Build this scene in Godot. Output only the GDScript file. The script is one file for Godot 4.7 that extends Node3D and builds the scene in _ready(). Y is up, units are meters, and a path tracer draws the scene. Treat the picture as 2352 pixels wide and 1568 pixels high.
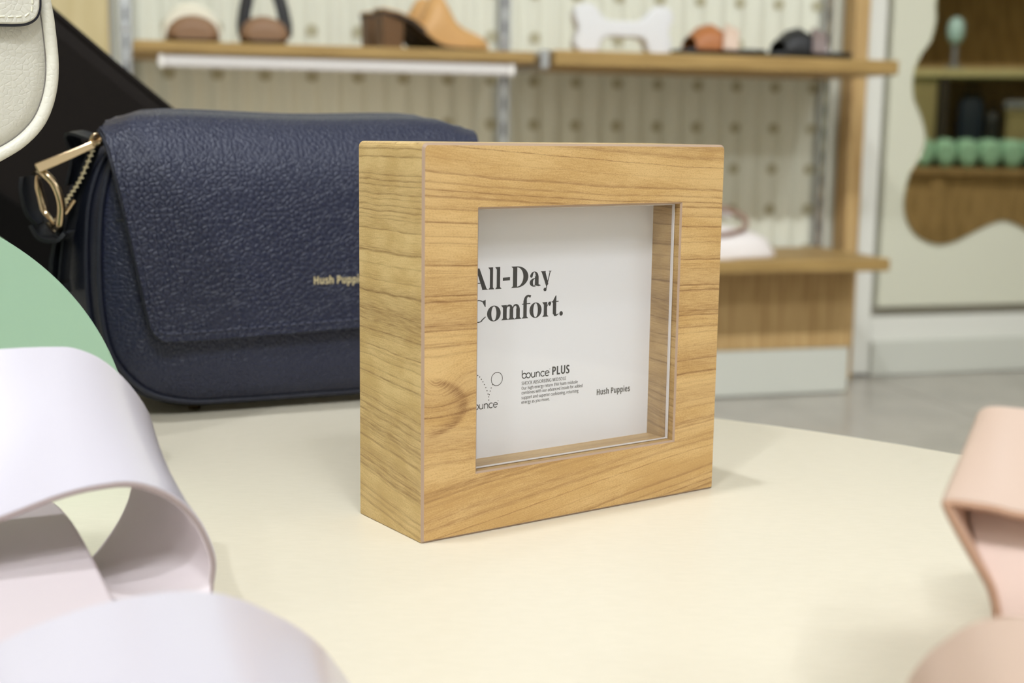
extends Node3D
# A shop display: a square wooden sign frame on a round cream table, bags and sandals round it, a shoe wall behind.
# y is up, metres; the floor is y = 0, the table top y = TOP.

const TOP := 0.38
const WALL_TURN := 16.0
const WALL_AT := Vector3(-0.654, 0.0, -2.556)      # where s = 0, d = 0 of the shoe wall meets the floor
const ROOM_H := 2.75

var M := {}
var taken := {}
var rng := RandomNumberGenerator.new()
var wall_basis := Basis(Vector3.UP, deg_to_rad(WALL_TURN))


func _ready() -> void:
	rng.seed = 7
	# ---- camera
	var cam := Camera3D.new()
	cam.name = "camera"
	add_child(cam)
	cam.position = Vector3(0, TOP + 0.15416, 0)
	cam.basis = Basis(Vector3.RIGHT, deg_to_rad(-8.9396)) * Basis(Vector3.BACK, deg_to_rad(0.7833))
	cam.keep_aspect = Camera3D.KEEP_HEIGHT
	cam.fov = 28.775
	cam.near = 0.02
	cam.far = 60.0
	var lens := CameraAttributesPhysical.new()
	lens.frustum_focal_length = 46.78
	lens.frustum_near = 0.02
	lens.frustum_far = 60.0
	lens.frustum_focus_distance = 0.535
	lens.exposure_aperture = 10.0
	cam.attributes = lens
	cam.fov = 28.775
	cam.current = true
	# ---- surroundings and exposure
	var env := Environment.new()
	env.background_mode = Environment.BG_COLOR
	env.background_color = Color(0.02, 0.02, 0.02)
	env.tonemap_mode = Environment.TONE_MAPPER_LINEAR
	env.tonemap_exposure = 0.84
	env.sdfgi_enabled = true
	env.ssao_enabled = true
	env.ssil_enabled = true
	var around := WorldEnvironment.new()
	around.name = "surroundings"
	around.environment = env
	add_child(around)
	make_materials()
	# ---- unseen lamps in the ceiling, some added to brighten dark areas
	# s, d, power, tilt towards the shoe wall, half-angle of the beam
	for k in [[-0.2, 2.35, 1.85, 47.0, 38.0, "above the left end of the shoe wall"], [0.55, 2.35, 1.85, 47.0, 38.0, "above the gap between the upper shelves"],
			[1.3, 2.35, 1.75, 47.0, 38.0, "above the oak post"], [2.1, 2.35, 1.35, 47.0, 38.0, "facing the wavy mirror"],
			[-1.1, 3.5, 1.55, 0.0, 66.0, "left behind the viewer"], [-1.7, 4.5, 1.15, 0.0, 66.0, "far left behind the viewer, added to brighten that side"],
			[0.1, 4.6, 1.05, 0.0, 66.0, "straight behind the viewer"], [-0.25, 2.15, 1.1, 0.0, 60.0, "straight above the round table"],
			[2.2, 0.8, 4.4, -38.0, 42.0, "close to the mirror panel, added to brighten the far bench"], [3.3, 3.4, 0.7, 0.0, 66.0, "far right behind the viewer"]]:  # lamp by the mirror panel added to brighten the bench it reflects
		downlight(k[0], k[1], k[2], k[3], k[4], k[5])
	add_fill_panel(0.0, 4.1, "left", 5.0)
	add_fill_panel(2.4, 4.1, "right", 2.2)
	# ---- the room, then the things
	room()
	shoe_wall()
	table()
	sign_frame()
	navy_bag()
	black_tote()
	arch_stand()
	white_bag()
	lilac_sandal()
	blush_sandal()
	shelf_shoes()
	mirror_and_far_display()


# ------------------------------------------------------------------ naming

func numbered(called: String) -> String:
	taken[called] = taken.get(called, -1) + 1
	return called if taken[called] == 0 else "%s_%03d" % [called, taken[called]]


func tag(o: Node, label: String, category: String, group := "", kind := "") -> void:
	if label: o.set_meta("label", label)
	if category: o.set_meta("category", category)
	if group: o.set_meta("group", group)
	if kind: o.set_meta("kind", kind)


func thing(called: String, label: String, category: String, at := Vector3.ZERO, turn := 0.0, group := "") -> Node3D:
	var o := Node3D.new()
	o.name = numbered(called)
	add_child(o)
	o.position = at
	o.rotation.y = deg_to_rad(turn)
	tag(o, label, category, group)
	return o


func put(called: String, mesh: Mesh, m: Material, parent: Node = null) -> MeshInstance3D:
	var o := MeshInstance3D.new()
	o.mesh = mesh
	o.material_override = m
	o.cast_shadow = GeometryInstance3D.SHADOW_CASTING_SETTING_ON
	if parent == null:
		o.name = numbered(called)
		add_child(o)
	else:
		var n := 0
		for c in parent.get_children():
			if String(c.name) == called or String(c.name).begins_with(called + "_0"):
				n += 1
		o.name = called if n == 0 else "%s_%03d" % [called, n]
		parent.add_child(o, true)
	return o


func structure(called: String, mesh: Mesh, m: Material, label: String, at := Vector3.ZERO, turn := 0.0) -> MeshInstance3D:
	var o := put(called, mesh, m)
	o.position = at
	o.rotation.y = deg_to_rad(turn)
	tag(o, label, "", "", "structure")
	return o


func on_wall(s: float, y: float, d: float) -> Vector3:
	return WALL_AT + wall_basis.x * s + wall_basis.z * d + Vector3(0, y, 0)


# ------------------------------------------------------------------ shapes

func begin() -> SurfaceTool:
	var st := SurfaceTool.new()
	st.begin(Mesh.PRIMITIVE_TRIANGLES)
	return st


func done(st: SurfaceTool) -> ArrayMesh:
	st.generate_normals()
	return st.commit()


func vert(st: SurfaceTool, p: Vector3, uv := Vector2.ZERO) -> void:
	st.set_uv(uv)
	st.add_vertex(p)


func facet(st: SurfaceTool, pts: Array, inside: Vector3) -> void:
	var c := Vector3.ZERO
	for p in pts: c += p / pts.size()
	var n: Vector3 = (pts[1] - pts[0]).cross(pts[2] - pts[0])
	if n.dot(c - inside) > 0.0:
		pts.reverse()
	st.set_smooth_group(-1)
	for k in range(1, pts.size() - 1):
		vert(st, pts[0]); vert(st, pts[k]); vert(st, pts[k + 1])


func add_box(st: SurfaceTool, c: Vector3, size: Vector3, r := 0.001) -> void:
	var h := size / 2.0
	r = minf(r, minf(h.x, minf(h.y, h.z)) * 0.95)
	var px := func(x, y, z): return c + Vector3(x * h.x, y * (h.y - r), z * (h.z - r))
	var py := func(x, y, z): return c + Vector3(x * (h.x - r), y * h.y, z * (h.z - r))
	var pz := func(x, y, z): return c + Vector3(x * (h.x - r), y * (h.y - r), z * h.z)
	for s in [-1, 1]:
		facet(st, [px.call(s, -1, -1), px.call(s, 1, -1), px.call(s, 1, 1), px.call(s, -1, 1)], c)
		facet(st, [py.call(-1, s, -1), py.call(1, s, -1), py.call(1, s, 1), py.call(-1, s, 1)], c)
		facet(st, [pz.call(-1, -1, s), pz.call(1, -1, s), pz.call(1, 1, s), pz.call(-1, 1, s)], c)
		for t in [-1, 1]:
			facet(st, [px.call(s, t, -1), px.call(s, t, 1), py.call(s, t, 1), py.call(s, t, -1)], c)
			facet(st, [px.call(s, -1, t), px.call(s, 1, t), pz.call(s, 1, t), pz.call(s, -1, t)], c)
			facet(st, [py.call(-1, s, t), py.call(1, s, t), pz.call(1, s, t), pz.call(-1, s, t)], c)
			for u in [-1, 1]:
				facet(st, [px.call(s, t, u), py.call(s, t, u), pz.call(s, t, u)], c)


func box(c: Vector3, size: Vector3, r := 0.001) -> ArrayMesh:
	var st := begin()
	add_box(st, c, size, r)
	return done(st)


func add_grid(st: SurfaceTool, rows: Array, around := false, group := 1, flip := false, scale := Vector2.ONE) -> void:
	st.set_smooth_group(group)
	var n: int = rows[0].size()
	for i in rows.size() - 1:
		for j in (n if around else n - 1):
			var k := (j + 1) % n
			var a: Vector3 = rows[i][j]
			var b: Vector3 = rows[i][k]
			var c: Vector3 = rows[i + 1][k]
			var d: Vector3 = rows[i + 1][j]
			var ua := Vector2(float(j) / (n - 1), float(i) / (rows.size() - 1)) * scale
			var uc := Vector2(float(j + 1) / (n - 1), float(i + 1) / (rows.size() - 1)) * scale
			var ub := Vector2(uc.x, ua.y)
			var ud := Vector2(ua.x, uc.y)
			if flip:
				vert(st, a, ua); vert(st, c, uc); vert(st, b, ub)
				vert(st, a, ua); vert(st, d, ud); vert(st, c, uc)
			else:
				vert(st, a, ua); vert(st, b, ub); vert(st, c, uc)
				vert(st, a, ua); vert(st, c, uc); vert(st, d, ud)


func add_fan(st: SurfaceTool, ring: PackedVector3Array, flip := false, group := 5) -> void:
	var c := Vector3.ZERO
	for p in ring: c += p / ring.size()
	st.set_smooth_group(group)
	for j in ring.size():
		var a := ring[j]
		var b := ring[(j + 1) % ring.size()]
		vert(st, c)
		vert(st, b if flip else a)
		vert(st, a if flip else b)


func loft(rings: Array, caps := true, group := 1) -> ArrayMesh:
	var st := begin()
	add_loft(st, rings, caps, group)
	return done(st)


func add_loft(st: SurfaceTool, rings: Array, caps := true, group := 1) -> void:
	add_grid(st, rings, true, group)
	if caps:
		add_fan(st, rings[0], true)
		add_fan(st, rings[-1], false)


func add_tube(st: SurfaceTool, path: PackedVector3Array, r, seg := 10, closed := false, squash := 1.0) -> void:
	var rows := []
	var n := path.size()
	var side := Vector3.ZERO
	for i in n:
		var before := path[(i - 1 + n) % n] if closed or i > 0 else path[i]
		var after := path[(i + 1) % n] if closed or i < n - 1 else path[i]
		var t := (after - before).normalized()
		if side == Vector3.ZERO:
			side = t.cross(Vector3.UP if absf(t.y) < 0.9 else Vector3.RIGHT).normalized()
		side = (side - t * side.dot(t)).normalized()
		var up := side.cross(t)
		var radius: float = r[i] if r is Array or r is PackedFloat32Array else r
		var ring := PackedVector3Array()
		for k in seg:
			var a := TAU * k / seg
			ring.append(path[i] + side * cos(a) * radius + up * sin(a) * radius * squash)
		rows.append(ring)
	if closed:
		rows.append(rows[0])
		add_grid(st, rows, true, 1, true)
	else:
		add_grid(st, rows, true, 1, true)
		add_fan(st, rows[0], false)
		add_fan(st, rows[-1], true)


func tube(path: PackedVector3Array, r, seg := 10, closed := false, squash := 1.0) -> ArrayMesh:
	var st := begin()
	add_tube(st, path, r, seg, closed, squash)
	return done(st)


func smooth_path(pts: Array, steps := 6, closed := false) -> PackedVector3Array:
	var out := PackedVector3Array()
	var n := pts.size()
	for i in (n if closed else n - 1):
		var p0: Vector3 = pts[(i - 1 + n) % n] if closed or i > 0 else pts[i]
		var p1: Vector3 = pts[i]
		var p2: Vector3 = pts[(i + 1) % n]
		var p3: Vector3 = pts[(i + 2) % n] if closed or i < n - 2 else pts[(i + 1) % n]
		for k in steps:
			out.append(p1.cubic_interpolate(p2, p0, p3, float(k) / steps))
	if not closed:
		out.append(pts[-1])
	return out


func smooth_flat(pts: Array, steps := 6, closed := false) -> PackedVector2Array:
	var three := []
	for p in pts: three.append(Vector3(p[0], p[1], 0))
	var out := PackedVector2Array()
	for p in smooth_path(three, steps, closed): out.append(Vector2(p.x, p.y))
	return out


func inset(poly: PackedVector2Array, by: float) -> PackedVector2Array:
	var out := PackedVector2Array()
	var n := poly.size()
	var way := 1.0 if Geometry2D.is_polygon_clockwise(poly) else -1.0
	for i in n:
		var a := (poly[i] - poly[(i - 1 + n) % n]).normalized()
		var b := (poly[(i + 1) % n] - poly[i]).normalized()
		var na := Vector2(a.y, -a.x) * way
		var nb := Vector2(b.y, -b.x) * way
		var m := (na + nb)
		m = m / maxf(0.5, m.length_squared() / 2.0) if m.length() > 0.001 else na
		out.append(poly[i] + m * by)
	return out


# a flat outline given thickness along z, its two rims rounded
func add_plate(st: SurfaceTool, poly: PackedVector2Array, z0: float, z1: float, bevel := 0.001, smooth := true) -> void:
	var loops := []
	for k in [[bevel, z0], [bevel * 0.3, z0 + bevel * 0.3], [0.0, z0 + bevel], [0.0, z1 - bevel], [bevel * 0.3, z1 - bevel * 0.3], [bevel, z1]]:
		var ring := PackedVector3Array()
		for p in inset(poly, k[0]): ring.append(Vector3(p.x, p.y, k[1]))
		loops.append(ring)
	var cw := Geometry2D.is_polygon_clockwise(poly)
	add_grid(st, loops, true, 1 if smooth else -1, cw)
	var face := inset(poly, bevel)
	var ids := Geometry2D.triangulate_polygon(face)
	st.set_smooth_group(3)
	for z in [z0, z1]:
		for k in range(0, ids.size(), 3):
			var t := [face[ids[k]], face[ids[k + 1]], face[ids[k + 2]]]
			var area: float = (t[1] - t[0]).cross(t[2] - t[0])
			if (area > 0) == (z == z1): t.reverse()
			for p in t: vert(st, Vector3(p.x, p.y, z), p)
		st.set_smooth_group(4)


func plate(poly: PackedVector2Array, z0: float, z1: float, bevel := 0.001, smooth := true) -> ArrayMesh:
	var st := begin()
	add_plate(st, poly, z0, z1, bevel, smooth)
	return done(st)


# a sheet (rows of points) given a thickness: outer face, inner face and rims
func add_slab(st: SurfaceTool, rows: Array, t: float, flip := false) -> void:
	var inner := []
	var n: int = rows[0].size()
	var rn := rows.size()
	for i in rn:
		var line := PackedVector3Array()
		for j in n:
			var du: Vector3 = rows[i][mini(j + 1, n - 1)] - rows[i][maxi(j - 1, 0)]
			var dv: Vector3 = rows[mini(i + 1, rn - 1)][j] - rows[maxi(i - 1, 0)][j]
			var nn := du.cross(dv).normalized() * (1.0 if flip else -1.0)
			line.append(rows[i][j] - nn * t)
		inner.append(line)
	add_grid(st, rows, false, 1, flip)
	add_grid(st, inner, false, 2, not flip)
	add_grid(st, [rows[0], inner[0]], false, 3, not flip)
	add_grid(st, [rows[-1], inner[-1]], false, 3, flip)
	var l0 := PackedVector3Array(); var l1 := PackedVector3Array(); var r0 := PackedVector3Array(); var r1 := PackedVector3Array()
	for i in rn:
		l0.append(rows[i][0]); l1.append(inner[i][0]); r0.append(rows[i][n - 1]); r1.append(inner[i][n - 1])
	add_grid(st, [l0, l1], false, 4, flip)
	add_grid(st, [r0, r1], false, 4, not flip)


func slab(rows: Array, t: float, flip := false) -> ArrayMesh:
	var st := begin()
	add_slab(st, rows, t, flip)
	return done(st)


func add_lathe(st: SurfaceTool, profile: Array, seg := 32, at := Vector3.ZERO) -> void:
	var rows := []
	for p in profile:
		var ring := PackedVector3Array()
		for k in seg:
			var a := TAU * k / seg
			ring.append(at + Vector3(cos(a) * p[0], p[1], sin(a) * p[0]))
		rows.append(ring)
	add_grid(st, rows, true, 1)


func lathe(profile: Array, seg := 32) -> ArrayMesh:
	var st := begin()
	add_lathe(st, profile, seg)
	return done(st)


func oval(rx: float, ry: float, seg := 24, cx := 0.0, cy := 0.0) -> PackedVector2Array:
	var out := PackedVector2Array()
	for k in seg:
		out.append(Vector2(cx + cos(TAU * k / seg) * rx, cy + sin(TAU * k / seg) * ry))
	return out


# ------------------------------------------------------------------ materials

func tex(n: FastNoiseLite, size := 512, ramp: Gradient = null, normal := false) -> NoiseTexture2D:
	var t := NoiseTexture2D.new()
	t.width = size
	t.height = size
	t.seamless = true
	t.noise = n
	if ramp: t.color_ramp = ramp
	t.as_normal_map = normal
	return t


func noise(kind: int, freq: float, octaves := 3, seed_ := 1) -> FastNoiseLite:
	var n := FastNoiseLite.new()
	n.noise_type = kind
	n.frequency = freq
	n.seed = seed_
	n.fractal_octaves = octaves
	n.fractal_type = FastNoiseLite.FRACTAL_FBM if octaves > 1 else FastNoiseLite.FRACTAL_NONE
	return n


func ramp(stops: Array) -> Gradient:
	var g := Gradient.new()
	var o := PackedFloat32Array()
	var c := PackedColorArray()
	for s in stops:
		o.append(s[0]); c.append(s[1])
	g.offsets = o
	g.colors = c
	return g


func mat(called: String, c: Color, rough := 0.5, spec := 0.5) -> StandardMaterial3D:
	var m := StandardMaterial3D.new()
	m.resource_name = called
	m.albedo_color = c
	m.roughness = rough
	m.metallic_specular = spec
	M[called] = m
	return m


func leather(called: String, c: Color, cell: float, relief: float, rough: float, bump: Texture2D) -> StandardMaterial3D:
	var m := mat(called, c, rough, 0.5)
	m.uv1_triplanar = true
	m.uv1_scale = Vector3.ONE / cell
	m.heightmap_enabled = true
	m.heightmap_texture = bump
	m.heightmap_scale = relief
	return m


func woody(called: String, light: Color, dark: Color, along: Vector3, seed_: int) -> StandardMaterial3D:
	var m := mat(called, Color.WHITE, 0.5, 0.4)
	m.albedo_texture = tex(noise(FastNoiseLite.TYPE_SIMPLEX_SMOOTH, 0.012, 4, seed_), 512, ramp([[0.25, dark], [0.5, light.lerp(dark, 0.4)], [0.75, light]]))
	m.uv1_triplanar = true
	m.uv1_scale = along
	return m


func make_materials() -> void:
	# table, room
	var t := mat("cream_laminate", Color(0.885, 0.85, 0.77), 0.42, 0.45)
	t.albedo_texture = tex(noise(FastNoiseLite.TYPE_SIMPLEX_SMOOTH, 0.02, 4, 4), 512, ramp([[0.2, Color(0.988, 0.988, 0.985)], [0.8, Color(1, 1, 1)]]))
	t.uv1_triplanar = true
	t.uv1_scale = Vector3(9, 9, 30)
	mat("white_paint", Color(0.875, 0.87, 0.83), 0.6, 0.4)
	mat("panel_white", Color(0.83, 0.825, 0.745), 0.5, 0.4)
	mat("pegboard_white", Color(0.86, 0.86, 0.795), 0.5, 0.45)
	mat("ceiling_white", Color(0.9, 0.9, 0.88), 0.8, 0.3)
	mat("skirting_grey", Color(0.80, 0.80, 0.755), 0.4, 0.4)
	mat("hole_dark", Color(0.70, 0.68, 0.57), 0.7, 0.3)
	mat("gap_shade", Color(0.66, 0.64, 0.59), 0.8, 0.2)
	var f := mat("floor_tile", Color(0.68, 0.655, 0.61), 0.22, 0.5)
	f.albedo_texture = tex(noise(FastNoiseLite.TYPE_SIMPLEX_SMOOTH, 0.01, 4, 9), 512, ramp([[0.2, Color(0.94, 0.94, 0.94)], [0.8, Color(1, 1, 1)]]))
	f.uv1_triplanar = true
	f.uv1_world_triplanar = true
	f.uv1_scale = Vector3(1.1, 1.1, 1.1)
	mat("grout", Color(0.5, 0.49, 0.46), 0.8, 0.2)
	woody("oak_across", Color(0.675, 0.555, 0.345), Color(0.60, 0.485, 0.29), Vector3(0.8, 14, 6), 21)
	woody("oak_upright", Color(0.775, 0.65, 0.45), Color(0.68, 0.55, 0.36), Vector3(9, 0.7, 9), 22)
	woody("cream_wood", Color(0.80, 0.735, 0.56), Color(0.77, 0.70, 0.52), Vector3(7, 0.7, 7), 23)
	woody("brown_wood", Color(0.72, 0.59, 0.41), Color(0.63, 0.51, 0.34), Vector3(5, 0.8, 5), 24)
	var cr := mat("chrome", Color(0.80, 0.81, 0.83), 0.25, 0.5); cr.metallic = 0.9
	mat("slot_dark", Color(0.16, 0.16, 0.17), 0.6)
	mat("white_metal", Color(0.93, 0.91, 0.88), 0.4, 0.5)
	# sign frame
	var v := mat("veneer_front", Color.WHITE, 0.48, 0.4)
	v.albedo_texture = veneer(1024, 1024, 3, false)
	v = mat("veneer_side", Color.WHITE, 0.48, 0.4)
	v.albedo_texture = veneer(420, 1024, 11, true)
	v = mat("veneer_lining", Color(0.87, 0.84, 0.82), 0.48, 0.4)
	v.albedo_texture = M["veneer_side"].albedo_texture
	mat("raw_edge", Color(0.69, 0.59, 0.505), 0.5, 0.4)
	mat("poster_paper", Color(0.90, 0.90, 0.915), 0.55, 0.35)
	mat("ink", Color(0.10, 0.09, 0.08), 0.6, 0.3)
	mat("ink_soft", Color(0.30, 0.285, 0.265), 0.6, 0.3)
	var g := mat("acrylic", Color(1, 1, 1, 0.02), 0.06, 0.38)
	g.transparency = BaseMaterial3D.TRANSPARENCY_ALPHA
	mat("acrylic_edge", Color(0.84, 0.82, 0.81), 0.25, 0.5)
	# leathers
	var cells := noise(FastNoiseLite.TYPE_CELLULAR, 0.045, 1, 5)
	cells.cellular_distance_function = FastNoiseLite.DISTANCE_EUCLIDEAN
	cells.cellular_return_type = FastNoiseLite.RETURN_DISTANCE2_SUB
	cells.cellular_jitter = 1.0
	cells.domain_warp_enabled = true
	cells.domain_warp_amplitude = 4.0
	cells.domain_warp_frequency = 0.03
	var pebble := tex(cells, 512, ramp([[0.0, Color.BLACK], [0.10, Color(0.40, 0.40, 0.40)], [0.28, Color(0.80, 0.80, 0.80)], [0.5, Color(0.95, 0.95, 0.95)], [1.0, Color.WHITE]]))
	leather("navy_leather", Color(0.14, 0.158, 0.25), 0.061, 0.050, 0.40, pebble)
	leather("navy_smooth", Color(0.125, 0.14, 0.20), 0.05, 0.012, 0.42, pebble)
	leather("navy_dark", Color(0.085, 0.095, 0.12), 0.05, 0.012, 0.5, pebble)
	leather("white_leather", Color(0.835, 0.825, 0.78), 0.046, 0.014, 0.45, pebble)
	leather("white_smooth", Color(0.92, 0.91, 0.86), 0.06, 0.012, 0.4, pebble)
	leather("black_leather", Color(0.115, 0.10, 0.09), 0.05, 0.01, 0.8, pebble)
	M.black_leather.metallic_specular = 0.2
	leather("black_matte", Color(0.06, 0.055, 0.05), 0.05, 0.01, 0.8, pebble)
	M.black_matte.metallic_specular = 0.15
	mat("navy_edge_paint", Color(0.08, 0.09, 0.17), 0.35)
	mat("navy_thread", Color(0.28, 0.29, 0.365), 0.7)
	mat("cream_thread", Color(0.93, 0.92, 0.84), 0.7)
	mat("gold_foil", Color(0.80, 0.74, 0.58), 0.4)
	var gold := mat("gold_metal", Color(0.86, 0.765, 0.63), 0.18); gold.metallic = 1.0
	var brass := mat("dark_brass", Color(0.35, 0.29, 0.2), 0.35); brass.metallic = 0.8
	var zip := mat("zip_metal", Color(0.86, 0.82, 0.70), 0.3); zip.metallic = 1.0
	# stands and sandals
	mat("mint_lacquer", Color(0.635, 0.77, 0.665), 0.38, 0.5)
	mat("mint_edge", Color(0.80, 0.90, 0.72), 0.4, 0.5)
	var l := mat("lilac_patent", Color(0.805, 0.785, 0.82), 0.28, 0.5)
	l.clearcoat_enabled = true; l.clearcoat = 0.4; l.clearcoat_roughness = 0.15
	mat("strap_rim", Color(0.66, 0.60, 0.585), 0.6, 0.3)
	mat("blush_rim", Color(0.74, 0.59, 0.49), 0.6, 0.3)
	mat("seam_line", Color(0.50, 0.48, 0.46), 0.7)
	mat("lilac_suede", Color(0.88, 0.835, 0.84), 0.85, 0.2)
	mat("lilac_insole", Color(0.83, 0.78, 0.79), 0.6, 0.3)
	mat("sole_white", Color(0.85, 0.82, 0.80), 0.6, 0.3)
	mat("blush_leather", Color(0.775, 0.675, 0.605), 0.45, 0.4)
	mat("blush_lining", Color(0.80, 0.67, 0.58), 0.7, 0.3)
	mat("blush_insole", Color(0.89, 0.79, 0.74), 0.6, 0.3)
	# shoes on the shelves
	mat("tan_leather", Color(0.77, 0.59, 0.36), 0.55)
	mat("cognac_leather", Color(0.64, 0.39, 0.19), 0.5)
	mat("heel_brown", Color(0.40, 0.285, 0.17), 0.5)
	mat("footbed_brown", Color(0.52, 0.39, 0.275), 0.6)
	mat("sole_dark", Color(0.20, 0.15, 0.11), 0.6)
	mat("shoe_black", Color(0.07, 0.068, 0.068), 0.5)
	mat("shoe_charcoal", Color(0.20, 0.20, 0.215), 0.5)
	mat("shoe_cream", Color(0.90, 0.875, 0.79), 0.5)
	mat("shoe_white", Color(0.91, 0.88, 0.86), 0.5)
	mat("strap_beige", Color(0.80, 0.70, 0.62), 0.5)
	mat("strap_taupe", Color(0.50, 0.44, 0.42), 0.5)
	mat("loop_brown", Color(0.56, 0.44, 0.37), 0.6)
	mat("bone_white", Color(0.86, 0.855, 0.85), 0.5)
	var mi := mat("mirror_glass", Color(0.80, 0.79, 0.70), 0.02); mi.metallic = 1.0
	mat("mint_velvet", Color(0.62, 0.78, 0.68), 0.7, 0.3)
	mat("bag_blue", Color(0.06, 0.11, 0.18), 0.5)
	mat("box_beige", Color(0.62, 0.55, 0.38), 0.6)
	mat("pale_blue", Color(0.78, 0.90, 0.92), 0.3)
	mat("steel_grey", Color(0.5, 0.5, 0.52), 0.4)
	var lamp := mat("lamp_face", Color(1, 1, 1), 0.5)
	lamp.emission_enabled = true
	lamp.emission = Color(0.97, 0.98, 1.0)
	lamp.emission_energy_multiplier = 12.0
	lamp = mat("bar_glow", Color(0.80, 0.78, 0.76), 0.5)
	lamp.emission_enabled = true
	lamp.emission = Color(1.0, 0.95, 0.9)
	lamp.emission_energy_multiplier = 0.06
	lamp = mat("panel_face", Color(1, 1, 1), 0.5)
	lamp.emission_enabled = true
	lamp.emission = Color(0.97, 0.98, 1.0)
	lamp.emission_energy_multiplier = 3.0


# printed wood veneer: growth rings as level lines of a bent height, fine streaks and pores
func veneer(w: int, h: int, seed_: int, narrow: bool) -> ImageTexture:
	var r := RandomNumberGenerator.new()
	r.seed = seed_
	var warp := noise(FastNoiseLite.TYPE_SIMPLEX_SMOOTH, 1.0, 3, seed_)
	var fine := noise(FastNoiseLite.TYPE_SIMPLEX_SMOOTH, 1.0, 2, seed_ + 1)
	var blotch := noise(FastNoiseLite.TYPE_SIMPLEX_SMOOTH, 1.0, 2, seed_ + 2)
	var n := 2048
	var shade := PackedFloat32Array()      # darkness of the ring at each level
	shade.resize(n)
	for line in (95 if narrow else 62):
		var at_ := r.randf()
		var soft := lerpf(2.6, 1.0, smoothstep(0.12, 0.42, at_)) if not narrow else lerpf(1.8, 1.0, smoothstep(0.1, 0.5, at_))
		var w_ := r.randf_range(0.0011, 0.0028) * soft
		var tail := r.randf_range(0.004, 0.016) * soft
		var dark := (r.randf_range(0.55, 1.0) if line % 3 == 0 else r.randf_range(0.12, 0.5)) / sqrt(soft)
		for k in range(maxi(0, int((at_ - 4.0 * w_) * n)), mini(n, int((at_ + 4.0 * tail) * n))):
			var d := float(k) / n - at_
			var g := exp(-(d * d) / (w_ * w_))
			if d > 0.0: g = maxf(g, 0.42 * exp(-d / tail))
			shade[k] = maxf(shade[k], g * dark)
	for band_ in 9:
		var at_ := r.randf()
		var wide := r.randf_range(0.012, 0.04)
		var dark := r.randf_range(0.08, 0.24)
		for k in n:
			var d := (float(k) / n - at_) / wide
			shade[k] = clampf(shade[k] + dark * exp(-d * d), 0.0, 1.0)
	var light := Color(0.86, 0.725, 0.505) if not narrow else Color(0.88, 0.765, 0.54)
	var mid := Color(0.78, 0.63, 0.405) if not narrow else Color(0.80, 0.675, 0.445)
	var deep := Color(0.50, 0.355, 0.22) if not narrow else Color(0.53, 0.405, 0.25)
	var data := PackedByteArray()
	data.resize(w * h * 3)
	var at := 0
	for j in h:
		var v := 1.0 - (j + 0.5) / h
		for i in w:
			var u := (i + 0.5) / w
			var tilt: float
			var level: float
			if narrow:
				tilt = lerpf(-0.045, 0.0, smoothstep(0.1, 0.7, v))
				level = v - tilt * u
			else:
				tilt = lerpf(0.15, -0.02, smoothstep(0.05, 0.55, v)) - 0.055 * smoothstep(0.6, 0.95, v)
				level = v - tilt * u - 0.03 * smoothstep(0.5, 1.0, v) * (u - 0.4) * (u - 0.4)
				var dx := (u - 0.045) / 0.075
				var dy := (v - 0.385) / 0.060
				level += 0.055 * exp(-(dx * dx + dy * dy)) - 0.03 * exp(-((u - 0.0) * (u - 0.0) / 0.03 + (v - 0.25) * (v - 0.25) / 0.008))
			level += warp.get_noise_2d(u * 1.6, v * 5.0) * (0.004 if narrow else 0.006) + warp.get_noise_2d(u * (5.0 if narrow else 16.0), v * 70.0) * 0.0008
			var k := clampf(fposmod(level, 1.0) * (n - 1), 0, n - 2)
			var s: float = lerpf(shade[int(k)], shade[int(k) + 1], k - int(k))
			var across := 0.33 if narrow else 1.0
			var f := fine.get_noise_2d(u * 14.0 * across + 40.0, level * 380.0)
			var pore := fine.get_noise_2d(u * 130.0 * across, v * 480.0 + 90.0)
			var b := blotch.get_noise_2d(u * 2.2, level * 8.0)
			if not narrow:      # the dark half-ring of a knot at the left edge
				var kx := (u - 0.012) / 0.112
				var ky := (v - 0.345) / 0.068
				var kr := sqrt(kx * kx + ky * ky)
				s = clampf(s + 0.66 * exp(-pow((kr - 1.0) / (0.10 if kr > 1.0 else 0.22), 2.0)) * smoothstep(-0.25, 0.5, kx) * (0.8 + 0.6 * f), 0.0, 1.0)
			var m := clampf(0.40 + b * 0.8 + f * 0.60 + pore * 0.50 + (0.30 * smoothstep(0.5, 0.1, v) if narrow else 0.5 * smoothstep(0.22, 0.06, v)), 0.0, 1.0)  # bottom darkened: partly wood tone, partly weaker light painted in
			var c := light.lerp(mid, m).lerp(deep, clampf(s * (0.68 + 0.5 * f) + maxf(0.0, pore - 0.25) * 0.35, 0.0, 0.9))
			data[at] = int(clampf(c.r, 0, 1) * 255)
			data[at + 1] = int(clampf(c.g, 0, 1) * 255)
			data[at + 2] = int(clampf(c.b, 0, 1) * 255)
			at += 3
	return ImageTexture.create_from_image(Image.create_from_data(w, h, false, Image.FORMAT_RGB8, data))


# ------------------------------------------------------------------ lamps and room

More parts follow.
